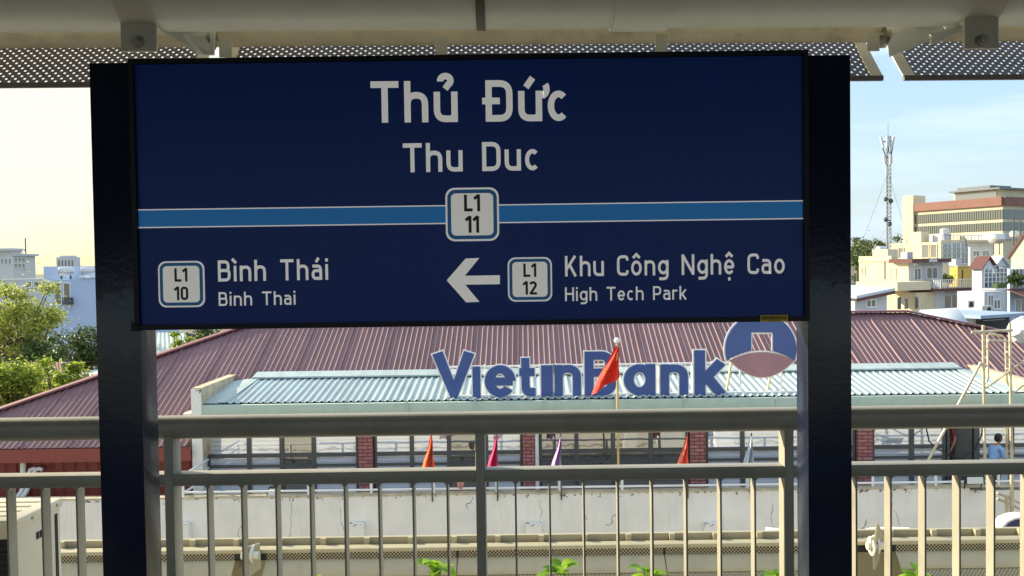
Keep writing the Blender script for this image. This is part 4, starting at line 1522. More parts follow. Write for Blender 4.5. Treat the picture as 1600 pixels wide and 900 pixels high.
    hm.f = [f for f in hb.f if not (sum(hv[i].y for i in f) / len(f) > .02 and sum(hv[i].z for i in f) / len(f) < .045) and not (sum(hv[i].z for i in f) / len(f) < -.06)]
    me2 = bpy.data.meshes.new('hair')
    me2.from_pydata(hm.v, [], hm.f)
    me2.materials.append(MT['hair'])
    for p in me2.polygons: p.use_smooth = True
    ho = bpy.data.objects.new('hair', me2)
    COL.objects.link(ho)
    ho.parent = root
    md = ho.modifiers.new('thick', 'SOLIDIFY')
    md.thickness = .012
    # eyes and mouth
    ey = MB()
    for s_ in (-1, 1):
        c = mat_h @ Vector((s_ * .03, .082, .004))
        ey.ball(c, .011, 8)
    ey.build('eyes', MT['hair'], None).parent = root
    return root
pb = at(1553, 700, 21.9)
figure('person', (pb.x, 21.9, TFZ), R(-70), 'person in a light blue shirt with short black hair on the bank terrace', MT['shirt_blue'], head_turn=R(-10), lean=.12,
       armL=((-.24, .10, 1.15), (-.12, .30, 1.18)), armR=((.24, .10, 1.15), (.12, .30, 1.18)))
pm_ = at(1484, 700, 23.2)
figure('person', (pm_.x, 23.25, TFZ + 0.30), R(105), 'person in a maroon shirt standing at the open door of the bank', MT['shirt_maroon'], lean=.05)

# ==================================================================== SMALL THINGS ON THE TERRACE
def flood(u, v, Y, label, s=1.0):
    c = at(u, v, Y)
    o = thing('floodlight', (c.x, Y, wz), label, 'floodlight')
    m = MB()
    m.prism([(c.x - .26 * s, Y - .05, c.z - .06), (c.x + .22 * s, Y - .05, c.z - .06), (c.x + .27 * s, Y + .06, c.z + .12), (c.x - .20 * s, Y + .06, c.z + .12)], (0, 0, 0), (0, .05, .02))
    m.build('housing', MT['black'], o)
    MB().prism([(c.x - .21 * s, Y - .062, c.z - .045), (c.x + .18 * s, Y - .062, c.z - .045), (c.x + .22 * s, Y + .040, c.z + .09), (c.x - .16 * s, Y + .040, c.z + .09)], (0, 0, 0), (0, .004, .0)).build('lens', MT['plate'], o)
    MB().tube([(c.x - .2 * s, Y + .05, c.z), (c.x - .2 * s, Y + .1, wz), ], .014, 6).tube([(c.x + .2 * s, Y + .05, c.z), (c.x + .2 * s, Y + .1, wz)], .014, 6).build('bracket', MT['black'], o)
flood(1523, 752, 20.6, 'black square floodlight on the terrace wall near the scaffold')
flood(428, 770, 20.9, 'small black floodlight on the terrace wall behind the left railing bars', .7)

# scaffold at the right
SCY = 21.2
sf = thing('scaffold', (at(1557, 600, SCY).x, SCY, TFZ), 'steel tube scaffold frame standing on the terrace at the right', 'scaffold')
def pole(name, a, b, r=.035):
    MB().tube([a, b], r, 8).build(name, MT['scaff'], sf, smooth=True)
def ap(u, v, dy=0.0): return at(u, v, SCY + dy)
pole('upright', ap(1536, 508), ap(1540, 810))
pole('upright', ap(1578, 505), ap(1581, 810))
pole('upright', ap(1608, 520), ap(1610, 810))
pole('ledger', ap(1518, 519), ap(1582, 516))
pole('ledger', ap(1544, 532), ap(1572, 533), .03)
pole('brace', ap(1533, 566), ap(1450, 720))
pole('brace', ap(1540, 607), ap(1612, 555), .024)
pole('brace', ap(1582, 615), ap(1615, 590), .024)
fr = MB()
fr.tube([ap(1541, 597, .3), ap(1544, 590, .3), ap(1543, 524, .3), ap(1548, 522, .3), ap(1566, 525, .3), ap(1571, 530, .3), ap(1573, 595, .3), ap(1577, 604, .3)], .03, 8)
for v in (545, 571):
    fr.tube([ap(1537, v), ap(1543, v, .3)], .022, 6)
    fr.tube([ap(1571, v + 5, .3), ap(1579, v + 5)], .022, 6)
fr.build('frame_tube', MT['scaff'], sf, smooth=True)
ld = MB()
ld.tube([ap(1571, 640, .1), ap(1574, 722, .1)], .025, 6).tube([ap(1579, 640, .1), ap(1583, 722, .1)], .025, 6)
for k in range(7):
    ld.tube([ap(1572, 645 + 12 * k, .1), ap(1581, 645 + 12 * k, .1)], .018, 6)
ld.build('ladder', MT['scaff'], sf, smooth=True)
# bundle of white tarp at the scaffold top
tb = MB()
c = ap(1596, 516, .4)
rn = random.Random(4)
tb.ball((c.x + .12, c.y, c.z), .42, 18, .75)
tb.v = [(x + rn.uniform(-.05, .05), y + rn.uniform(-.05, .05), z + rn.uniform(-.05, .05)) for x, y, z in tb.v]
tag(tb.build('tarp_bundle', MT['tarp'], None, smooth=True), 'bundle of crumpled white tarp on top of the scaffold', 'tarp')
# cables looping on the terrace
tag(MB().tube([at(1447, 668, 21.5), at(1452, 690, 21.5), at(1463, 700, 21.5), at(1485, 712, 21.5), at(1503, 716, 21.5), at(1522, 704, 21.5), at(1534, 680, 21.5), at(1536, 655, 21.5)], .018, 6).build('cable', MT['black'], None, smooth=True), 'black cable looping in front of the open bank door', 'cable')
# conduit pipes at the left red wall
pp = thing('conduit_pipe', (at(36, 720, 22.1).x, 22.1, -6), 'grey plastic pipe with a bent top fixed to the red wall', 'pipe')
MB().tube([at(36, 790, 22.15), at(36, 722, 22.15)], .07, 10).build('pipe', MT['pvc'], pp, smooth=True)
MB().tube([at(36, 726, 22.15), at(35, 716, 22.1), at(38, 708, 22.1), at(38, 708, 22.1)], .05, 8).build('pipe_head', MT['pvc'], pp, smooth=True)
MB().tube([at(38, 716, 22.1), at(38, 696, 22.1)], .03, 8).build('wire', MT['redfascia'], pp, smooth=True)
for i, (du, lab) in enumerate(((0, 'pale hose curving up the red wall, the left of two'), (8, 'pale hose curving up the red wall, the right of two'))):
    m = MB().tube([at(26 + du, 778, 21.6), at(32 + du, 770, 21.7), at(38 + du, 757, 21.9), at(44 + du, 742, 22.1), at(48 + du, 734, 22.15), at(53 + du, 732, 22.15), at(57 + du * 1.2, 734, 22.15)], .055, 8)
    tag(m.build('hose', MT['pvc'], None, smooth=True), lab, 'hose', 'hoses on the red wall')

# round-topped totem boards behind the lower canopy
def board(pts, Y, zb, label, name='totem_board'):
    o = thing(name, (at(pts[0][0], pts[0][1], Y).x, Y, zb), label, 'sign', 'navy boards with pale rims')
    out = [at(u, v, Y) for u, v in pts]
    lo = [Vector((out[-1].x, Y, zb)), Vector((out[0].x, Y, zb))]
    MB().prism(out + lo, (0, 0, 0), (0, .25, 0)).build('rim', MT['signwhite'], o)
    ins = []
    c = sum(out, Vector()) / len(out)
    for p in out:
        q = p + (c - p) * .12
        q.z = p.z - .03
        ins.append(q)
    MB().prism([Vector((p.x, Y - .02, p.z)) for p in ins] + [Vector((ins[-1].x, Y - .02, zb)), Vector((ins[0].x, Y - .02, zb))], (0, 0, 0), (0, .015, 0)).build('panel', M('board_navy', srgb(34, 44, 92), .3), o)
board([(1560, 843), (1561, 832), (1566, 822), (1574, 814), (1586, 809), (1600, 807), (1614, 809), (1628, 816)], 13, -8, 'round navy board with pale rim rising beside the stair rail')
board([(1338, 842), (1352, 836), (1372, 832), (1400, 831), (1432, 832)], 13, -8, 'low arched navy board behind the canopy bracket right of the sign')
board([(1203, 831), (1206, 831.5), (1230, 834), (1252, 842)], 13, -8, 'flat navy board behind the canopy, left of the right sign post')
# stair handrail, right
sh = MB()
for dv in (0, 9):
    sh.tube([at(1558, 770 + dv, 19.5), at(1580, 779 + dv, 19.5), at(1625, 802 + dv, 19.5)], .03, 8)
sh.tube([at(1573, 773, 19.5), at(1573, 815, 19.5)], .04, 8).tube([at(1581, 735, 19.5), at(1581, 815, 19.5)], .045, 8)
tag(sh.build('stair_handrail', MT['scaff'], None, smooth=True), 'grey tube handrail sloping down at the right edge', 'handrail')

# ==================================================================== TOWN, RIGHT
CITY = R(28)
CA = Vector((math.cos(CITY), math.sin(CITY), 0))     # along the shaded fronts
CB = Vector((-math.sin(CITY), math.cos(CITY), 0))    # along the sunlit sides, away
MT['cream'] = M('cream_render', srgb(208, 198, 170), .85, var=.1, scale=.5, streak=.55, grime=srgb(150, 128, 96))
MT['ochre'] = M('ochre_render', srgb(226, 186, 92), .85, var=.12, scale=.4, streak=.4, grime=srgb(150, 110, 60))
MT['pale'] = M('pale_grey_render', srgb(190, 193, 198), .85, var=.08, scale=.5, streak=.45, grime=srgb(138, 138, 134))
MT['bluewall'] = M('light_blue_render', srgb(178, 196, 224), .8, var=.04, scale=.3, streak=.15)
MT['terracotta'] = M('terracotta_band', srgb(134, 96, 86), .8, var=.08, scale=.6)
MT['winglass'] = glass_mat('town_window', srgb(56, 62, 62), .3)
MT['bandglass'] = glass_mat('band_window', srgb(84, 92, 84), .1)
MT['brown'] = M('brown_red_roof', srgb(96, 60, 56), .7, var=.1)
MT['zinc'] = M('zinc_sheet', srgb(190, 198, 206), .5, var=.06, streak=.2)
MT['tank'] = M('tank_steel', srgb(206, 206, 204), .3, metal=.6, var=.06)
MT['hazy'] = M('far_pale_render', srgb(206, 207, 206), .9, var=.04)
def hit(u, C, D):
    """distance along D from C at which the point stands at pixel column u (eye level row)"""
    t = (u - U0) / F_PX
    return (t * C.y - C.x) / (D.x - t * D.y)
class Block:
    """a town building: corner nearest the viewer at pixel column uc, depth Y; fronts run along CA (right), sides along CB (left, away)"""
    def __init__(self, name, uc, Y, ul, ur, vt, vb, label, mat, group=None, cat='house', base=-11):
        v = (vt + vb) / 2
        self.C = at(uc, v, Y)
        self.C.z = 0
        rollfix = 0
        self.lw = hit(ul + 0, self.C, CB)
        self.fw = hit(ur + 0, self.C, CA)
        self.z1, self.z0 = at(uc, vt, Y).z, (base if base is not None else at(uc, vb, Y).z)
        self.Y, self.uc = Y, uc
        self.o = thing(name, (self.C.x, self.C.y, -11), label, cat, group)
        p = self.slab(0, self.fw, 0, self.lw, self.z0, self.z1)
        p.build('wall', mat, self.o)
    def pt(self, a, b, z): return self.C + CA * a + CB * b + Vector((0, 0, z))
    def slab(self, a0, a1, b0, b1, z0, z1):
        return MB().prism([self.pt(a0, b0, z0), self.pt(a1, b0, z0), self.pt(a1, b1, z0), self.pt(a0, b1, z0)], (0, 0, 0), (0, 0, z1 - z0))
    def z(self, v): return at(self.uc, v, self.Y).z
    def part(self, nm, mat, a0, a1, b0, b1, z0, z1, par=None):
        return self.slab(a0, a1, b0, b1, z0, z1).build(nm, mat, par or self.o)
    def fwin(self, u0, u1, v0, v1, mat=None, frame=True, d=0.08):
        """window on the front"""
        a0, a1 = hit(u0, self.C, CA), hit(u1, self.C, CA)
        s = self.Y / F_PX
        z0, z1 = self.z(v1), self.z(v0)
        if frame:
            w = self.slab(a0 - .12, a1 + .12, -d, .05, z1, z1 + .12)
            w2 = self.slab(a0 - .12, a1 + .12, -d * 1.6, .05, z0 - .12, z0)
            w.add(w2.v, w2.f)
            for a_ in (a0 - .12, a1):
                w2 = self.slab(a_, a_ + .12, -d, .05, z0, z1)
                w.add(w2.v, w2.f)
            mu = self.slab((a0 + a1) / 2 - .05, (a0 + a1) / 2 + .05, -d, .05, z0, z1)
            w.add(mu.v, mu.f)
            fo = w.build('window', MT['white_metal'], self.o)
        else:
            fo = self.o
        self.slab(a0, a1, -d * .4, .04, z0, z1).build('pane' if frame else 'window', mat or MT['winglass'], fo)
    def swin(self, u0, u1, v0, v1, mat=None, d=0.08):
        """window on the sunlit side"""
        b0, b1 = hit(u1, self.C, CB), hit(u0, self.C, CB)
        z0, z1 = self.z(v1), self.z(v0)
        w = self.slab(-d * 1.5, .05, b0 - .12, b1 + .12, z0 - .14, z0)
        w2 = self.slab(-d * 1.5, .05, b0 - .12, b1 + .12, z1, z1 + .12)
        w.add(w2.v, w2.f)
        for b_ in (b0 - .12, b1):
            w2 = self.slab(-d * 1.5, .05, b_, b_ + .12, z0, z1)
            w.add(w2.v, w2.f)
        fo = w.build('window', MT['cream'], self.o)
        self.slab(-d * .4, .05, b0, b1, z0, z1).build('pane', mat or MT['winglass'], fo)

# --- the long office block behind (sunlit flank with bands)
B = Block('office_building', 1567, 172, 1429, 1640, 309, 420, 'long office block with terracotta top band and rows of windows behind the houses', MT['cream'], cat='building')
L = B.lw
def band(v0, v1, mat, nm, d=.25):
    B.slab(-d, .1, 0.0, L, B.z(v1), B.z(v0)).build(nm, mat, B.o)
    B.slab(0.02, B.fw, -d, .1, B.z(v1), B.z(v0)).build(nm, mat, B.o)
band(307.5, 321, MT['terracotta'], 'terracotta_band', .5)
band(327, 342, MT['bandglass'], 'window_band', .12)
band(347, 360, MT['bandglass'], 'window_band', .12)
band(365, 374, MT['pale'], 'name_band', .4)
mu = MB()
for k in range(1, 40):
    s_ = B.slab(-.2, .05, L * k / 40 - .025, L * k / 40 + .025, B.z(342), B.z(327))
    mu.add(s_.v, s_.f)
    s_ = B.slab(-.2, .05, L * k / 40 - .025, L * k / 40 + .025, B.z(360), B.z(347))
    mu.add(s_.v, s_.f)
mu.build('mullions', MT['alu'], B.o)
B.part('stair_tower', MT['cream'], -.6, 3.4, L - .2, L + 2.6, -11, B.z(293))
B.part('roof_storey', MT['cream'], 1.5, 12, 2.0, L * .58, B.z(309), B.z(294))
B.part('roof_storey_glass', MT['winglass'], 1.3, 1.5, 2.2, L * .56, B.z(307), B.z(297))
MT['roofgrey'] = M('grey_roof_felt', srgb(120, 126, 132), .8, var=.1)
B.part('flat_roof', MT['roofgrey'], .4, 12.5, 1.0, L * .60, B.z(294), B.z(291.5))
B.part('roof_tower', MT['roofgrey'], 2.0, 9, L * .2, L * .56, B.z(291.5), B.z(286))

# --- mast
my = 106
mb0 = at(1388, 398, my)
mt = at(1387, 238, my)
mast = thing('telecom_mast', (mb0.x, my, mb0.z), 'slim lattice telecom mast with panel antennas above the houses', 'mast')
lat = MB()
h = mt.z - mb0.z
w_ = .52
MT['mastgrey'] = M('mast_galvanised', srgb(150, 152, 152), .6)
cr = [Vector((mb0.x + w_ * math.cos(q) * .6, my + w_ * math.sin(q) * .6, 0)) for q in (R(210), R(330), R(90))]
for c in cr:
    lat.tube([(c.x, c.y, mb0.z - 3), (c.x, c.y, mt.z + 2)], .055, 5)
nseg = 24
for k in range(nseg):
    za, zb_ = mb0.z + h * k / nseg, mb0.z + h * (k + 1) / nseg
    for i in range(3):
        p, q = cr[i], cr[(i + 1) % 3]
        lat.tube([(p.x, p.y, za), (q.x, q.y, zb_)], .035, 4)
        lat.tube([(p.x, p.y, zb_), (q.x, q.y, zb_)], .035, 4)
lat.build('lattice', MT['mastgrey'], mast)
rod = at(1388, 192, my)
MB().tube([(mb0.x, my, mt.z), (mb0.x, my, at(1388, 212, my).z)], .12, 8).tube([(mb0.x, my, at(1388, 212, my).z), (mb0.x, my, rod.z)], .03, 5).build('top_rod', MT['alu'], mast)
for u0, v0, u1, v1, r in ((1376, 214, 1380, 230, .19), (1397, 213, 1394, 229, .14), (1388, 213, 1388, 230, .28), (1392, 243, 1392, 256, .2), (1382, 244, 1383, 257, .15), (1386, 262, 1386, 272, .22)):
    p, q = at(u0, v0, my - .8), at(u1, v1, my - .8)
    MB().bar(p, q, r * 1.5, r).build('antenna', MT['hazy'], mast)
for u0, v0, u1, v1 in ((1378, 221, 1388, 222), (1388, 222, 1396, 220), (1379, 230, 1384, 245), (1395, 228, 1392, 245), (1381, 246, 1388, 247), (1384, 309, 1393, 313), (1383, 342, 1391, 345)):
    MB().tube([at(u0, v0, my - .5), at(u1, v1, my - .3)], .07, 5).build('antenna_arm', MT['alu'], mast)
for u0, v0 in ((1384, 311), (1392, 314), (1384, 343), (1390, 350)):
    MB().ball(at(u0, v0, my - .4), .3, 8).build('dish', MT['alu'], mast)
gw = MB()
for du in (-34, 26):
    gw.tube([(mb0.x, my, at(1388, 270, my).z), (at(1388 + du, 398, my).x, my + (3 if du < 0 else -2), mb0.z)], .018, 4)
    gw.tube([(mb0.x, my, at(1388, 350, my).z), (at(1388 + du * .7, 398, my).x, my + 1, mb0.z)], .018, 4)
gw.build('guy_wire', MT['alu'], mast)

# --- cream complex in the middle distance
K = Block('cream_building', 1470, 138, 1390, 1552, 378, 420, 'cream building with tall glazed stair bays below the office block', MT['cream'])
for (u0, u1) in ((1405, 1412), (1442, 1452), (1456, 1464)):
    K.swin(u0, u1, 382 if u0 > 1420 else 386, 402)
for (u0, u1) in ((1473, 1486), (1488, 1500), (1502, 1512)):
    K.fwin(u0, u1, 380, 412)
for v in (388, 396, 404):
    K.part('floor_line', MT['pale'], 0.2, K.fw - .1, -.2, .05, K.z(v), K.z(v - .9))
K.part('parapet', MT['cream'], -.2, K.fw, -.2, .2, K.z(378) + .02, K.z(375))
N = Block('white_building', 1516, 128, 1513, 1552, 386, 420, 'low white building right of the glazed bays', MT['pale'])
N.fwin(1520, 1530, 392, 400)
N.fwin(1535, 1545, 392, 400)

# --- house with maroon flat eaves and balcony
H = Block('balcony_house', 1420, 100, 1343, 1473, 406, 480, 'cream two storey house with maroon eaves and a white balcony', MT['pale'], 'houses')
# warm cream flank, cool pale fronts: sun and shade put into the colour
H.slab(-.06, .0, 0.0, H.lw, -11, H.z(406)).build('flank_wall', MT['cream'], H.o)
H.part('eaves', MT['brown'], -.7, H.fw + .25, -1.0, 2.2, H.z(410.5), H.z(404.5))
pl = H.slab(2.2, 3.6, -1.04, -1.0, H.z(410), H.z(405.5)).build('name_plate', MT['pale'], H.o)
H.fwin(1448, 1464, 419, 436)
H.fwin(1429, 1438, 420, 437)
H.fwin(1427, 1464, 411.5, 415, frame=False)
H.swin(1393, 1400, 420, 435)
H.swin(1348.5, 1352, 418, 430)
lo = hit(1443, H.C, CA)
H.part('lower_wall', MT['pale'], 1.7, 8.2, -2.2, .0, -11, H.z(455))
H.part('lower_flank', MT['cream'], -1.6, 1.7, -2.1, .0, -11, H.z(456))  # lower storey tinted the same way, cream for the sunlit side
H.part('balcony_slab', MT['brown'], .4, 8.8, -2.9, .0, H.z(455), H.z(451))
H.part('terrace', MT['cream'], -5.2, .4, -2.6, 3, H.z(452), H.z(439))
bal = MB()
for k in range(23):
    a = .6 + k * .36
    s_ = H.slab(a, a + .07, -2.85, -2.78, H.z(451), H.z(438))
    bal.add(s_.v, s_.f)
s_ = H.slab(.5, 8.7, -2.87, -2.76, H.z(438), H.z(437)); bal.add(s_.v, s_.f)
bal.build('balcony_rail', MT['white_metal'], H.o)
w_ = H.slab(3.4, 5.4, -2.27, -2.18, H.z(482), H.z(463)).build('window', MT['winglass'], H.o)
H.slab(4.35, 4.47, -2.31, -2.27, H.z(482), H.z(463)).build('frame', MT['white_metal'], w_)
H.slab(3.4, 5.4, -2.27, -2.18, H.z(460), H.z(456.5)).build('window', MT['winglass'], H.o)
for u in (1403, 1414, 1430):
    a = hit(u, H.C - CB * 2.2, CA)
    H.slab(a, a + .55, -2.2, -2.12, H.z(480), H.z(462)).build('window', MT['winglass'], H.o)

H.slab(-.18, -.06, 0.0, H.lw, H.z(408), H.z(406)).build('cornice', MT['cream'], H.o)
H.slab(-.10, -.06, H.lw * .45, H.lw * .47, H.z(437), H.z(408)).build('rain_pipe', MT['brown'], H.o)
# --- shed with brown roof edge
Sd = Block('white_shed', 1336, 80, 1300, 1386, 463, 500, 'white shed with a brown roof edge left of the balcony house', MT['pale'], 'houses')
sp = Sd
Sd.fwin(1354, 1367, 470, 480)
rf = MB()
rf.prism([sp.pt(-.5, -.6, sp.z(466)), sp.pt(sp.fw + .4, -.6, sp.z(456)), sp.pt(sp.fw + .4, 5, sp.z(452)), sp.pt(-.5, 5, sp.z(462))], (0, 0, 0), (0, 0, .25))
rf.build('roof', MT['zinc'], Sd.o)
rf = MB()
rf.prism([sp.pt(-.5, -.62, sp.z(466) - .3), sp.pt(sp.fw + .4, -.62, sp.z(456) - .3), sp.pt(sp.fw + .4, -.62, sp.z(456)), sp.pt(-.5, -.62, sp.z(466))], (0, 0, 0), tuple(CB * .1))
rf.build('roof_edge', MT['brown'], Sd.o)

# --- ochre house
O = Block('ochre_house', 1496, 112, 1484, 1534, 417, 470, 'plain ochre house with stained wall beside the balcony house', MT['ochre'], 'houses')
O.part('parapet', MT['cream'], -.15, O.fw + .1, -.15, .2, O.z(417), O.z(415.5))
# --- gabled houses with conservatory
def gable(blk, a0, a1, zb, zt, mat, roofmat, depth=8):
    mb = MB()
    mid = (a0 + a1) / 2
    mb.prism([blk.pt(a0, 0, zb), blk.pt(a1, 0, zb), blk.pt(mid, 0, zt)], (0, 0, 0), tuple(CB * depth))
    mb.build('gable', mat, blk.o)
    r = MB()
    for (p, q) in ((a0 - .3, mid), (a1 + .3, mid)):
        r.prism([blk.pt(p, -.3, zb - .1), blk.pt(q, -.3, zt + .12), blk.pt(q, depth, zt + .12), blk.pt(p, depth, zb - .1)], (0, 0, 0), (0, 0, .14))
    r.build('roof', roofmat, blk.o)
Q = Block('gabled_house', 1534, 95, 1519, 1574, 419, 470, 'house with two small white gables and a glazed upper floor', MT['pale'], 'houses')
fw = Q.fw
gable(Q, 0, fw * .5, Q.z(419), Q.z(404), MT['pale'], MT['brown'], 1.4)
gable(Q, fw * .5, fw, Q.z(417), Q.z(404), MT['pale'], MT['pale'], 2.6)
Q.slab(.3, fw - .1, -.06, .05, Q.z(450), Q.z(421)).build('glazing', MT['winglass'], Q.o)
gm = MB()
for k in range(7):
    s_ = Q.slab(.3 + k * (fw - .4) / 6 - .04, .3 + k * (fw - .4) / 6 + .04, -.14, 0, Q.z(450), Q.z(419))
    gm.add(s_.v, s_.f)
for v in (427, 434, 441, 450):
    s_ = Q.slab(.3, fw - .1, -.12, 0, Q.z(v), Q.z(v - .8))
    gm.add(s_.v, s_.f)
gm.build('glazing_bars', MT['white_metal'], Q.o)
Q.slab(0, fw, -1.6, 0, Q.z(453), Q.z(450.5)).build('balcony_slab', MT['pale'], Q.o)
Q.fwin(1545, 1556, 461, 479)
W2 = Block('veranda_house', 1578, 92, 1574, 1640, 420, 470, 'house at the right edge with a brown awning and roof greenhouse', MT['bluewall'], 'houses')
fw = W2.fw
W2.slab(.2, fw, -.06, .05, W2.z(450), W2.z(421)).build('glazing', MT['winglass'], W2.o)
gm = MB()
for k in range(9):
    s_ = W2.slab(.2 + k * .62 - .035, .2 + k * .62 + .035, -.16, 0, W2.z(450), W2.z(416))
    gm.add(s_.v, s_.f)
for k in range(5):
    t = k / 4
    gm.bar(W2.pt(.2 + 1.2 * k, -.1, W2.z(419)), W2.pt(.8 + 1.2 * k, -.1, W2.z(402)), .07)
    gm.bar(W2.pt(1.4 + 1.2 * k, -.1, W2.z(419)), W2.pt(.8 + 1.2 * k, -.1, W2.z(402)), .07)
gm.build('greenhouse_frame', MT['white_metal'], W2.o)
aw = MB()
aw.prism([W2.pt(-.6, -2.2, W2.z(464)), W2.pt(fw, -2.2, W2.z(464)), W2.pt(fw, 0, W2.z(453)), W2.pt(-.6, 0, W2.z(453))], (0, 0, 0), (0, 0, .12))
aw.build('awning', MT['brown'], W2.o)
W2.fwin(1587, 1593, 469, 487)
W2.fwin(1596, 1610, 469, 487)
Y2 = Block('cream_gable_house', 1602, 118, 1580, 1650, 402, 450, 'cream house with a steep brown edged gable at the right edge', MT['cream'], 'houses')
mb = MB()
mb.prism([Y2.pt(0, -.2, Y2.z(402)), Y2.pt(0, Y2.lw + .3, Y2.z(402)), Y2.pt(0, -.2, Y2.z(360))], (0, 0, 0), tuple(CA * 5))
mb.build('gable', MT['cream'], Y2.o)
mb = MB()
mb.bar(Y2.pt(0, Y2.lw + .5, Y2.z(403)), Y2.pt(0, -.2, Y2.z(360)), .35)
mb.build('roof_edge', MT['brown'], Y2.o)
# --- low roofs in front
mb = MB()
c0, c1, c2, c3 = at(1436, 486, 60), at(1499, 482, 66), at(1513, 505, 58), at(1470, 500, 52)
lr = thing('zinc_roof_shed', (c0.x, 60, -11), 'low shed with a pale corrugated roof behind the maroon roof', 'shed')
mb = MB()
for k in range(31):
    t = k / 30
    a, b = c0.lerp(c1, t), c3.lerp(c2, t)
    dz = .10 if k % 2 else 0
    mb.v += [(a.x, a.y, a.z + dz), (b.x, b.y, b.z + dz)]
for k in range(30):
    mb.f.append((2 * k, 2 * k + 2, 2 * k + 3, 2 * k + 1))
mb.build('roof', MT['zinc'], lr)
MB().prism([(c0.x, c0.y, -11), (c1.x, c1.y, -11), (c2.x, c2.y, -11), (c3.x, c3.y, -11)], (0, 0, 0), (0, 0, 11 + min(c2.z, c3.z) - .3)).build('wall', MT['pale'], lr)
G2 = Block('garage_house', 1520, 70, 1508, 1580, 496, 560, 'grey low house with a blue grey slab roof and dark opening', MT['pale'], 'houses')
G2.part('slab_roof', M('blue_grey_slab', srgb(150, 170, 190), .6), -1.2, G2.fw + .3, -1.5, 5, G2.z(496), G2.z(491))
G2.slab(.4, G2.fw - .3, -.05, .05, G2.z(520), G2.z(498)).build('opening', MT['black'], G2.o)
G2.slab(1.2, G2.fw - 1.0, -.12, -.05, G2.z(502.5), G2.z(501.3)).build('lintel', MT['pale'], G2.o)
F2 = Block('blue_grey_house', 1538, 84, 1496, 1572, 456, 520, 'pale house wall with a window and air conditioners above the slab roof', MT['pale'], 'houses')
F2.fwin(1544, 1551, 462, 481)
F2.fwin(1553, 1562, 470, 483)
for u_, v_ in ((1513, 476), (1541, 484)):
    c = at(u_, v_, 80)
    ab = thing('wall_air_conditioner', (c.x, c.y, c.z - .3), 'old air conditioner box under the house wall, ' + ('left of the slab roof' if u_ < 1530 else 'above the slab roof'), 'air conditioner', 'air conditioners on the house wall')
    MB().prism([c, c + CA * .9, c + CA * .9 + CB * .4, c + CB * .4], (0, 0, -.3), (0, 0, .65)).build('casing', MT['pale'], ab)
    q = c + CA * .38 - CB * .03
    MB().tube([q, q - CB * .03], .25, 16).build('fan', MT['black'], ab)
for u_, v0_, v1_ in ((1584, 332, 400), (1594, 345, 400), (1509, 372, 386)):
    p, q = at(u_, v1_, 120), at(u_, v0_, 120)
    o_ = MB().tube([p, q], .09, 6).build('aerial_pole', MT['alu'], None)
    tag(o_, 'thin aerial pole on the roofs, ' + ('tallest at the right edge' if u_ == 1584 else 'second tall one at the right edge' if u_ == 1594 else 'short one before the office block'), 'pole', 'aerial poles on the roofs')
def clutter(blk, items):
    for nm, mat, a0, a1, b0, b1, z0, dz in items:
        blk.part(nm, mat, a0, a1, b0, b1, z0, z0 + dz)
zt = H.z(404.5)
clutter(H, [('roof_box', MT['pale'], 1.0, 2.0, 1.0, 1.9, zt, .8), ('roof_parapet', MT['cream'], -.1, .15, 2.3, H.lw, H.z(406), .5), ('stair_head', MT['cream'], .6, 2.4, 3.4, 5.6, H.z(406), 1.3), ('side_door', MT['winglass'], 3.0, 3.8, -.05, .02, H.z(437), 1.4)])
zt = K.z(378)
clutter(K, [('roof_box', MT['pale'], 2.0, 4.0, 1.0, 3, zt, 1.4), ('roof_box', MT['cream'], 6.0, 7.4, 1.0, 3, zt, 1.0), ('stair_head', MT['cream'], .5, 2.5, 4, 6, zt, 1.8)])
fm_ = MB()
for k in range(12):
    q_ = K.slab(.3 + k * .9, .36 + k * .9, -.1, -.04, zt, zt + 1.1)
    fm_.add(q_.v, q_.f)
q_ = K.slab(.3, 10.3, -.1, -.04, zt + 1.05, zt + 1.12)
fm_.add(q_.v, q_.f)
fm_.build('roof_rail', MT['alu'], K.o)
zt = O.z(415.5)
clutter(O, [('roof_box', MT['pale'], .5, 1.6, .6, 1.6, zt, .9), ('drain_stain_pipe', MT['brown'], .9, 1.0, -.1, 0, -6, zt + 5.5)])
zt = Q.z(450)
clutter(Q, [('plant_box', MT['leaf_dark'], .6, 2.4, -1.4, -.9, zt, .5), ('washing', MT['bluewall'], 3.0, 3.8, -1.3, -1.25, zt + .2, .8)])
# roof water tanks
def tank(u, v, Y, L_, r, vert, label):
    c = at(u, v, Y)
    m = MB()
    if vert:
        m.tube([(c.x, c.y, c.z - L_ / 2), (c.x, c.y, c.z + L_ / 2 - .2), (c.x, c.y, c.z + L_ / 2)], [r, r, r * .5], 16)
    else:
        m.tube([c - CA * L_ / 2, c - CA * (L_ / 2 - .15), c + CA * (L_ / 2 - .15), c + CA * L_ / 2], [r * .7, r, r, r * .7], 16)
    o = thing('water_tank', (c.x, c.y, c.z - r), label, 'water tank', 'steel rooftop water tanks')
    m.build('tank_body', MT['tank'], o, smooth=True)
    f = MB()
    for s_ in (-1, 1):
        q = c + CA * (s_ * L_ * .3 if not vert else s_ * r * .8)
        b_ = L_ / 2 if vert else r
        f.bar((q.x, q.y, c.z - b_ * .8), (q.x, q.y, c.z - b_ - 1.6), .12)
    f.build('stand', MT['alu'], o)
tank(1557, 373, 128, 2.2, .75, False, 'horizontal steel water tank on a roof right of the office block')
tank(1476, 365, 150, 1.9, .8, True, 'upright steel water tank on a roof before the office block')
tank(1377, 391, 112, 1.4, .55, False, 'small steel tank on the roof left of the mast')
tank(1585, 366, 122, 1.2, .5, False, 'small steel tank at the right edge of the roofs')
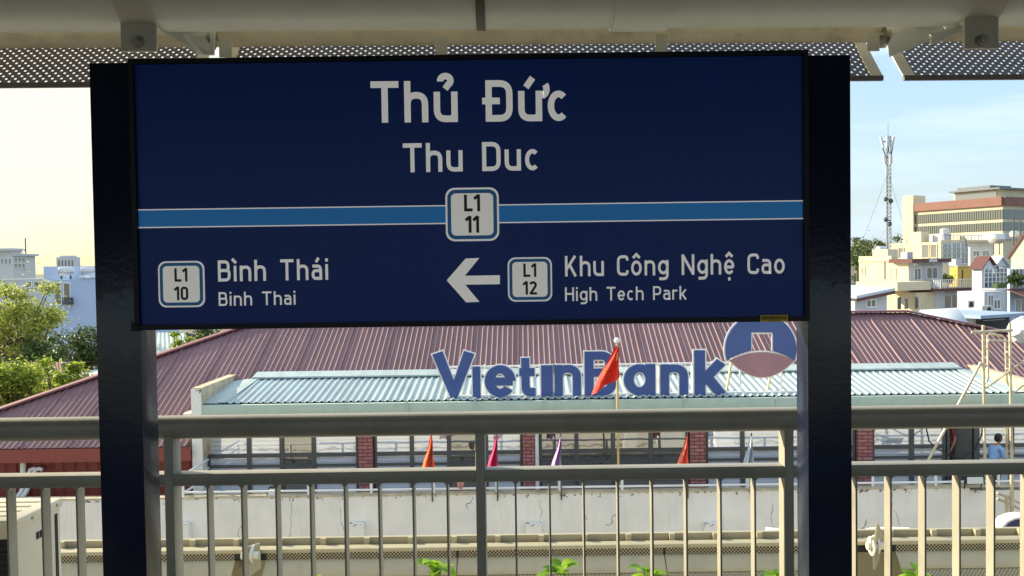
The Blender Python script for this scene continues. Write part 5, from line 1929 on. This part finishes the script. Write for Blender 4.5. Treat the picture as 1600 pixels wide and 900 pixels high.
# ==================================================================== TOWN, LEFT
def lblock(name, u0, u1, vt, Y, depth, label, mat, cat='house', group=None):
    um = (u0 + u1) / 2
    x0, x1, z1 = at(u0, vt, Y).x, at(u1, vt, Y).x, at(um, vt, Y).z
    o = thing(name, ((x0 + x1) / 2, Y, -11), label, cat, group)
    MB().box(x0, x1, Y, Y + depth, -11, z1).build('wall', mat, o)
    return o, x0, x1, z1
def lwin(o, u0, u1, v0, v1, Y, mat=None):
    a, b = at(u0, v1, Y), at(u1, v0, Y)
    f = MB().box(a.x - .08, b.x + .08, Y - .1, Y + .05, a.z - .12, a.z).box(a.x - .08, b.x + .08, Y - .06, Y + .05, b.z, b.z + .1).box(a.x - .08, a.x, Y - .06, Y + .05, a.z, b.z).box(b.x, b.x + .08, Y - .06, Y + .05, a.z, b.z).build('window', MT['white_metal'], o)
    MB().box(a.x, b.x, Y - .03, Y + .05, a.z, b.z).build('pane', mat or MT['winglass'], f)
o, x0, x1, z1 = lblock('blue_house', 82, 190, 436, 75, 12, 'light blue house with narrow balcony windows behind the trees', MT['bluewall'])
lwin(o, 87, 95, 443, 475, 75)
lwin(o, 101, 109, 443, 475, 75)
MB().box(at(100, 470, 74.6).x, at(111, 470, 74.6).x, 74.3, 74.95, at(105, 476, 74.6).z, at(105, 465, 74.6).z).build('balcony', MT['alu'], o)
MB().box(x0 + .2, x1, 77, 86, z1, at(110, 416, 77).z).build('roof_storey', MT['bluewall'], o)
MB().box(at(68, 420, 79).x, x0 + .15, 79, 87, -11, at(110, 416, 79).z).build('side_wing', MT['bluewall'], o)
# shed roof on it
a, b = at(113, 432, 74), at(140, 432, 74)
MB().prism([(a.x, 74.9, a.z - .2), (b.x, 74.9, a.z - .2), (b.x + .4, 76.9, a.z + .6), (a.x + .6, 76.9, a.z + .6)], (0, 0, 0), (0, 0, .12)).build('shed_roof', MT['zinc'], o)
tank(103, 424, 76, 1.2, .42, False, 'round steel water tank on the light blue house')
tank(137, 423, 76, 1.1, .38, False, 'steel water tank beside the left sign post')
o, x0, x1, z1 = lblock('hazy_apartments', -30, 19, 392, 190, 4, 'pale apartment block far off at the left edge', MT['hazy'], 'building')
for k in range(3):
    lwin(o, 2 + k * 6, 5 + k * 6, 404, 412, 190)
MB().box(x0, x1 + .5, 189, 194.5, z1, z1 + .5).build('roof', MT['zinc'], o)
o, x0, x1, z1 = lblock('white_apartments', 20, 42, 400, 180, 3, 'white block with dark windows and a thin mast on its roof', MT['hazy'], 'building')
for k in range(3):
    for j in range(2):
        lwin(o, 23 + k * 6, 27 + k * 6, 403 + j * 9, 409 + j * 9, 180)
am_ = at(39.5, 372, 181)
MB().tube([(am_.x, 181, z1), (am_.x, 181, am_.z)], .12, 5).tube([(am_.x, 181, am_.z - 2), (at(30, 396, 181).x, 181, z1)], .04, 4).build('roof_mast', MT['alu'], o)
MB().box(x0 - .3, x1 + .6, 179.5, 183.4, z1, z1 + .4).build('roof', MT['zinc'], o)
o, x0, x1, z1 = lblock('hazy_tower', 88, 115, 402, 420, 6, 'pale tower on the horizon above the light blue house', MT['hazy'], 'building')
for k in range(5):
    f = MB().box(x0 + 1 + k * 1.6, x0 + 1.6 + k * 1.6, 419.9, 420.2, z1 - 8, z1 - 1.5)
    f.build('window_strip', MT['bandglass'], o)
MB().box(x0 + 1, x1 - 1, 421, 425, z1, z1 + .8).build('roof', MT['hazy'], o)
o, x0, x1, z1 = lblock('low_white_house', -10, 84, 436, 95, 3, 'low white house with a flat roof behind the yellow green tree', MT['pale'])
for k in range(3):
    lwin(o, 42 + k * 12, 49 + k * 12, 440, 448, 95)
# tiled roofs among the bushes, lower left
def tile_roof(u0, u1, vr, ve, Y, label, mat):
    a, b = at(u0, ve, Y), at(u1, ve, Y)
    r0, r1 = at(u0 + (u1 - u0) * .12, vr, Y + 4), at(u1 - (u1 - u0) * .12, vr, Y + 4)
    o = thing('old_house', ((a.x + b.x) / 2, Y + 3, -11), label, 'house')
    mb = MB()
    n_ = 24
    for k in range(n_ + 1):
        t = k / n_
        p, q = a.lerp(b, t), r0.lerp(r1, t)
        dz = .03 if k % 2 else 0
        mb.v += [(p.x, p.y, p.z + dz), (q.x, q.y, q.z + dz)]
    for k in range(n_):
        mb.f.append((2 * k, 2 * k + 2, 2 * k + 3, 2 * k + 1))
    mb.add([r0, r1, (b.x, Y + 8, b.z), (a.x, Y + 8, a.z)], [(0, 1, 2, 3)])
    mb.build('roof', mat, o)
    MB().box(a.x + .3, b.x - .3, Y + .5, Y + 7.5, -11, a.z - .05).build('wall', MT['pale'], o)
MT['oldtile'] = M('old_clay_tile', srgb(120, 84, 74), .9, var=.25, scale=3, streak=.3)
tile_roof(36, 104, 566, 600, 34, 'old house with a weathered brown tiled roof among the bushes', MT['oldtile'])
tile_roof(96, 140, 552, 572, 44, 'small old house with a grey tiled roof between bush and post', M('grey_tile', srgb(150, 150, 150), .9, var=.2, scale=3))
tile_roof(205, 300, 520, 552, 42, 'house with a pale grey green metal roof behind the maroon roof', M('grey_green_sheet', srgb(160, 176, 172), .6, var=.1, scale=1))

# ==================================================================== TREES
def tree(name, u, v0, v1, wpx, Y, nleaf, lsize, mat, label, seed, clumps=26, group=None, squash=1.0, airy=.33, ground=-11):
    rn = random.Random(seed)
    zt, zb_ = at(u, v0, Y).z, at(u, v1, Y).z
    cx = at(u, (v0 + v1) / 2, Y).x
    W = wpx / F_PX * Y / 2
    H_ = (zt - zb_) / 2
    zc_ = (zt + zb_) / 2
    o = thing(name, (cx, Y, ground), label, 'tree' if ground == -11 else 'plant', group)
    tm, cm = MB(), MB()
    base = Vector((cx, Y, ground))
    fork = Vector((cx + rn.uniform(-.3, .3), Y, zb_ - .2))
    tr_r = .09 + .035 * (zt + 11) * .5 if ground == -11 else .05
    tm.tube([base, base.lerp(fork, .5) + Vector((rn.uniform(-.15, .15), 0, 0)), fork], [tr_r, tr_r * .8, tr_r * .65], 8)
    cen = []
    for k in range(clumps):
        while True:
            p = Vector((rn.uniform(-1, 1), rn.uniform(-1, 1), rn.uniform(-1, 1)))
            if .25 < p.length < 1: break
        p = Vector((p.x * W, p.y * W * .8, p.z * H_))
        if p.z < 0: p.x *= 1 + .2 * p.z / H_
        c = Vector((cx, Y, zc_)) + p
        cen.append(c)
        mid = fork.lerp(c, .5) + Vector((rn.uniform(-.2, .2) * W, rn.uniform(-.2, .2) * W, rn.uniform(0, .15) * H_))
        tm.tube([fork, mid, c], [tr_r * .35, tr_r * .16, tr_r * .05], 5, caps=False)
    for k in range(nleaf):
        c = cen[k % clumps] if rn.random() < .9 else Vector((cx, Y, zc_)) + Vector((rn.gauss(0, .4) * W, rn.gauss(0, .4) * W, rn.gauss(0, .4) * H_))
        rad = airy * W
        p = c + Vector((rn.gauss(0, .5) * rad, rn.gauss(0, .5) * rad, rn.gauss(0, .36) * rad * squash))
        d = Vector((rn.uniform(-1, 1), rn.uniform(-1, 1), rn.uniform(-.7, .5))).normalized()
        e = d.orthogonal().normalized()
        e.rotate(Matrix.Rotation(rn.uniform(0, 6.28), 3, d))
        L_ = lsize * rn.uniform(.7, 1.4)
        g = e.cross(d)
        kk = len(cm.v)
        cm.v += [tuple(p), tuple(p + d * L_ * .5 + e * L_ * .28 + g * .02), tuple(p + d * L_), tuple(p + d * L_ * .5 - e * L_ * .28)]
        cm.f.append((kk, kk + 1, kk + 2, kk + 3))
    tm.build('trunk', MT['bark'], o, smooth=True)
    me = bpy.data.meshes.new('crown')
    me.from_pydata(cm.v, [], cm.f)
    me.materials.append(mat)
    co = bpy.data.objects.new('crown', me)
    COL.objects.link(co)
    co.parent = o
    co.location = -o.location
    return o
tree('tall_tree', 40, 428, 580, 128, 46, 8500, .15, MT['leaf_tree'], 'tall airy yellow green tree before the light blue house', 1, 44, airy=.24)
tree('tall_tree', -20, 440, 590, 110, 48, 5500, .15, MT['leaf_tree'], 'airy tree cut by the left edge of the picture', 2, 26)
tree('broadleaf_tree', 128, 512, 580, 90, 41, 4500, .15, MT['leaf_dark'], 'dark green tree below the light blue house, beside the post', 3, 24)
tree('broadleaf_tree', 60, 535, 590, 90, 44, 3500, .15, MT['leaf_dark'], 'dark green tree low between the airy tree and the bushes', 4, 20)
tree('leafy_bush', 20, 566, 650, 110, 28, 5000, .13, MT['leaf_bush'], 'bright green bush at the far left behind the maroon roof', 5, 24)
tree('leafy_bush', 66, 560, 640, 70, 31, 3000, .13, MT['leaf_bush'], 'bright green bush between the far left bush and the tiled roof', 6, 18)
tree('leafy_bush', 122, 566, 620, 60, 30.5, 2400, .13, MT['leaf_bush'], 'bright green bush touching the left sign post', 7, 16)
tree('leafy_bush', 282, 518, 560, 34, 36, 900, .13, MT['leaf_bush'], 'small light green bush right of the left sign post', 8, 10)
tree('broadleaf_tree', 325, 506, 545, 60, 38, 1500, .15, MT['leaf_dark'], 'dark green tree top under the sign above the maroon roof', 9, 14)
tree('conifer_tree', 1340, 369, 420, 36, 165, 1600, .5, MT['leaf_far'], 'dusty grey green tree right of the right sign post', 10, 18)
tree('round_tree', 1362, 371, 420, 30, 168, 1600, .5, MT['leaf_far'], 'round dark tree left of the telecom mast', 11, 16)
tree('round_tree', 1381, 375, 420, 24, 170, 1000, .5, MT['leaf_far'], 'round dark tree behind the foot of the mast', 12, 12)
tree('round_tree', 1408, 371, 420, 36, 172, 1600, .5, MT['leaf_far'], 'dark tree between the mast and the office block', 13, 16)
tree('leafy_bush', 1348, 390, 425, 44, 120, 1500, .35, MT['leaf_dark'], 'green bush at the foot of the dusty tree', 14, 14)
tree('pot_plant', 1481, 428, 440, 16, 104, 400, .25, MT['leaf_bush'], 'green pot plants on the end of the white balcony', 15, 8, ground=at(1481, 448, 104).z)
tree('pot_plant', 1590, 426, 446, 26, 91.5, 700, .25, MT['leaf_dark'], 'green plants inside the roof greenhouse at the right edge', 16, 10, ground=at(1590, 451, 91.5).z)

# ==================================================================== FAR TREE BELT
rn = random.Random(77)
cm = MB()
for k in range(9000):
    x = rn.uniform(-330, 330)
    top = -1.5 + 2.2 * math.sin(x * .045) + 1.4 * math.sin(x * .13 + 1) + rn.uniform(-.8, .8)
    p = Vector((x, 300 + rn.uniform(-14, 14), -11 + (top + 11) * rn.random() ** .55))
    d = Vector((rn.uniform(-1, 1), rn.uniform(-1, 1), rn.uniform(-1, 1))).normalized()
    e = d.orthogonal().normalized()
    L_ = rn.uniform(.8, 2.0)
    kk = len(cm.v)
    cm.v += [tuple(p), tuple(p + d * L_ * .5 + e * L_ * .4), tuple(p + d * L_), tuple(p + d * L_ * .5 - e * L_ * .4)]
    cm.f.append((kk, kk + 1, kk + 2, kk + 3))
me = bpy.data.meshes.new('distant_trees')
me.from_pydata(cm.v, [], cm.f)
me.materials.append(MT['leaf_far'])
o = bpy.data.objects.new('distant_trees', me)
COL.objects.link(o)
tag(o, 'low belt of far trees along the horizon behind the town', 'trees', kind='stuff')
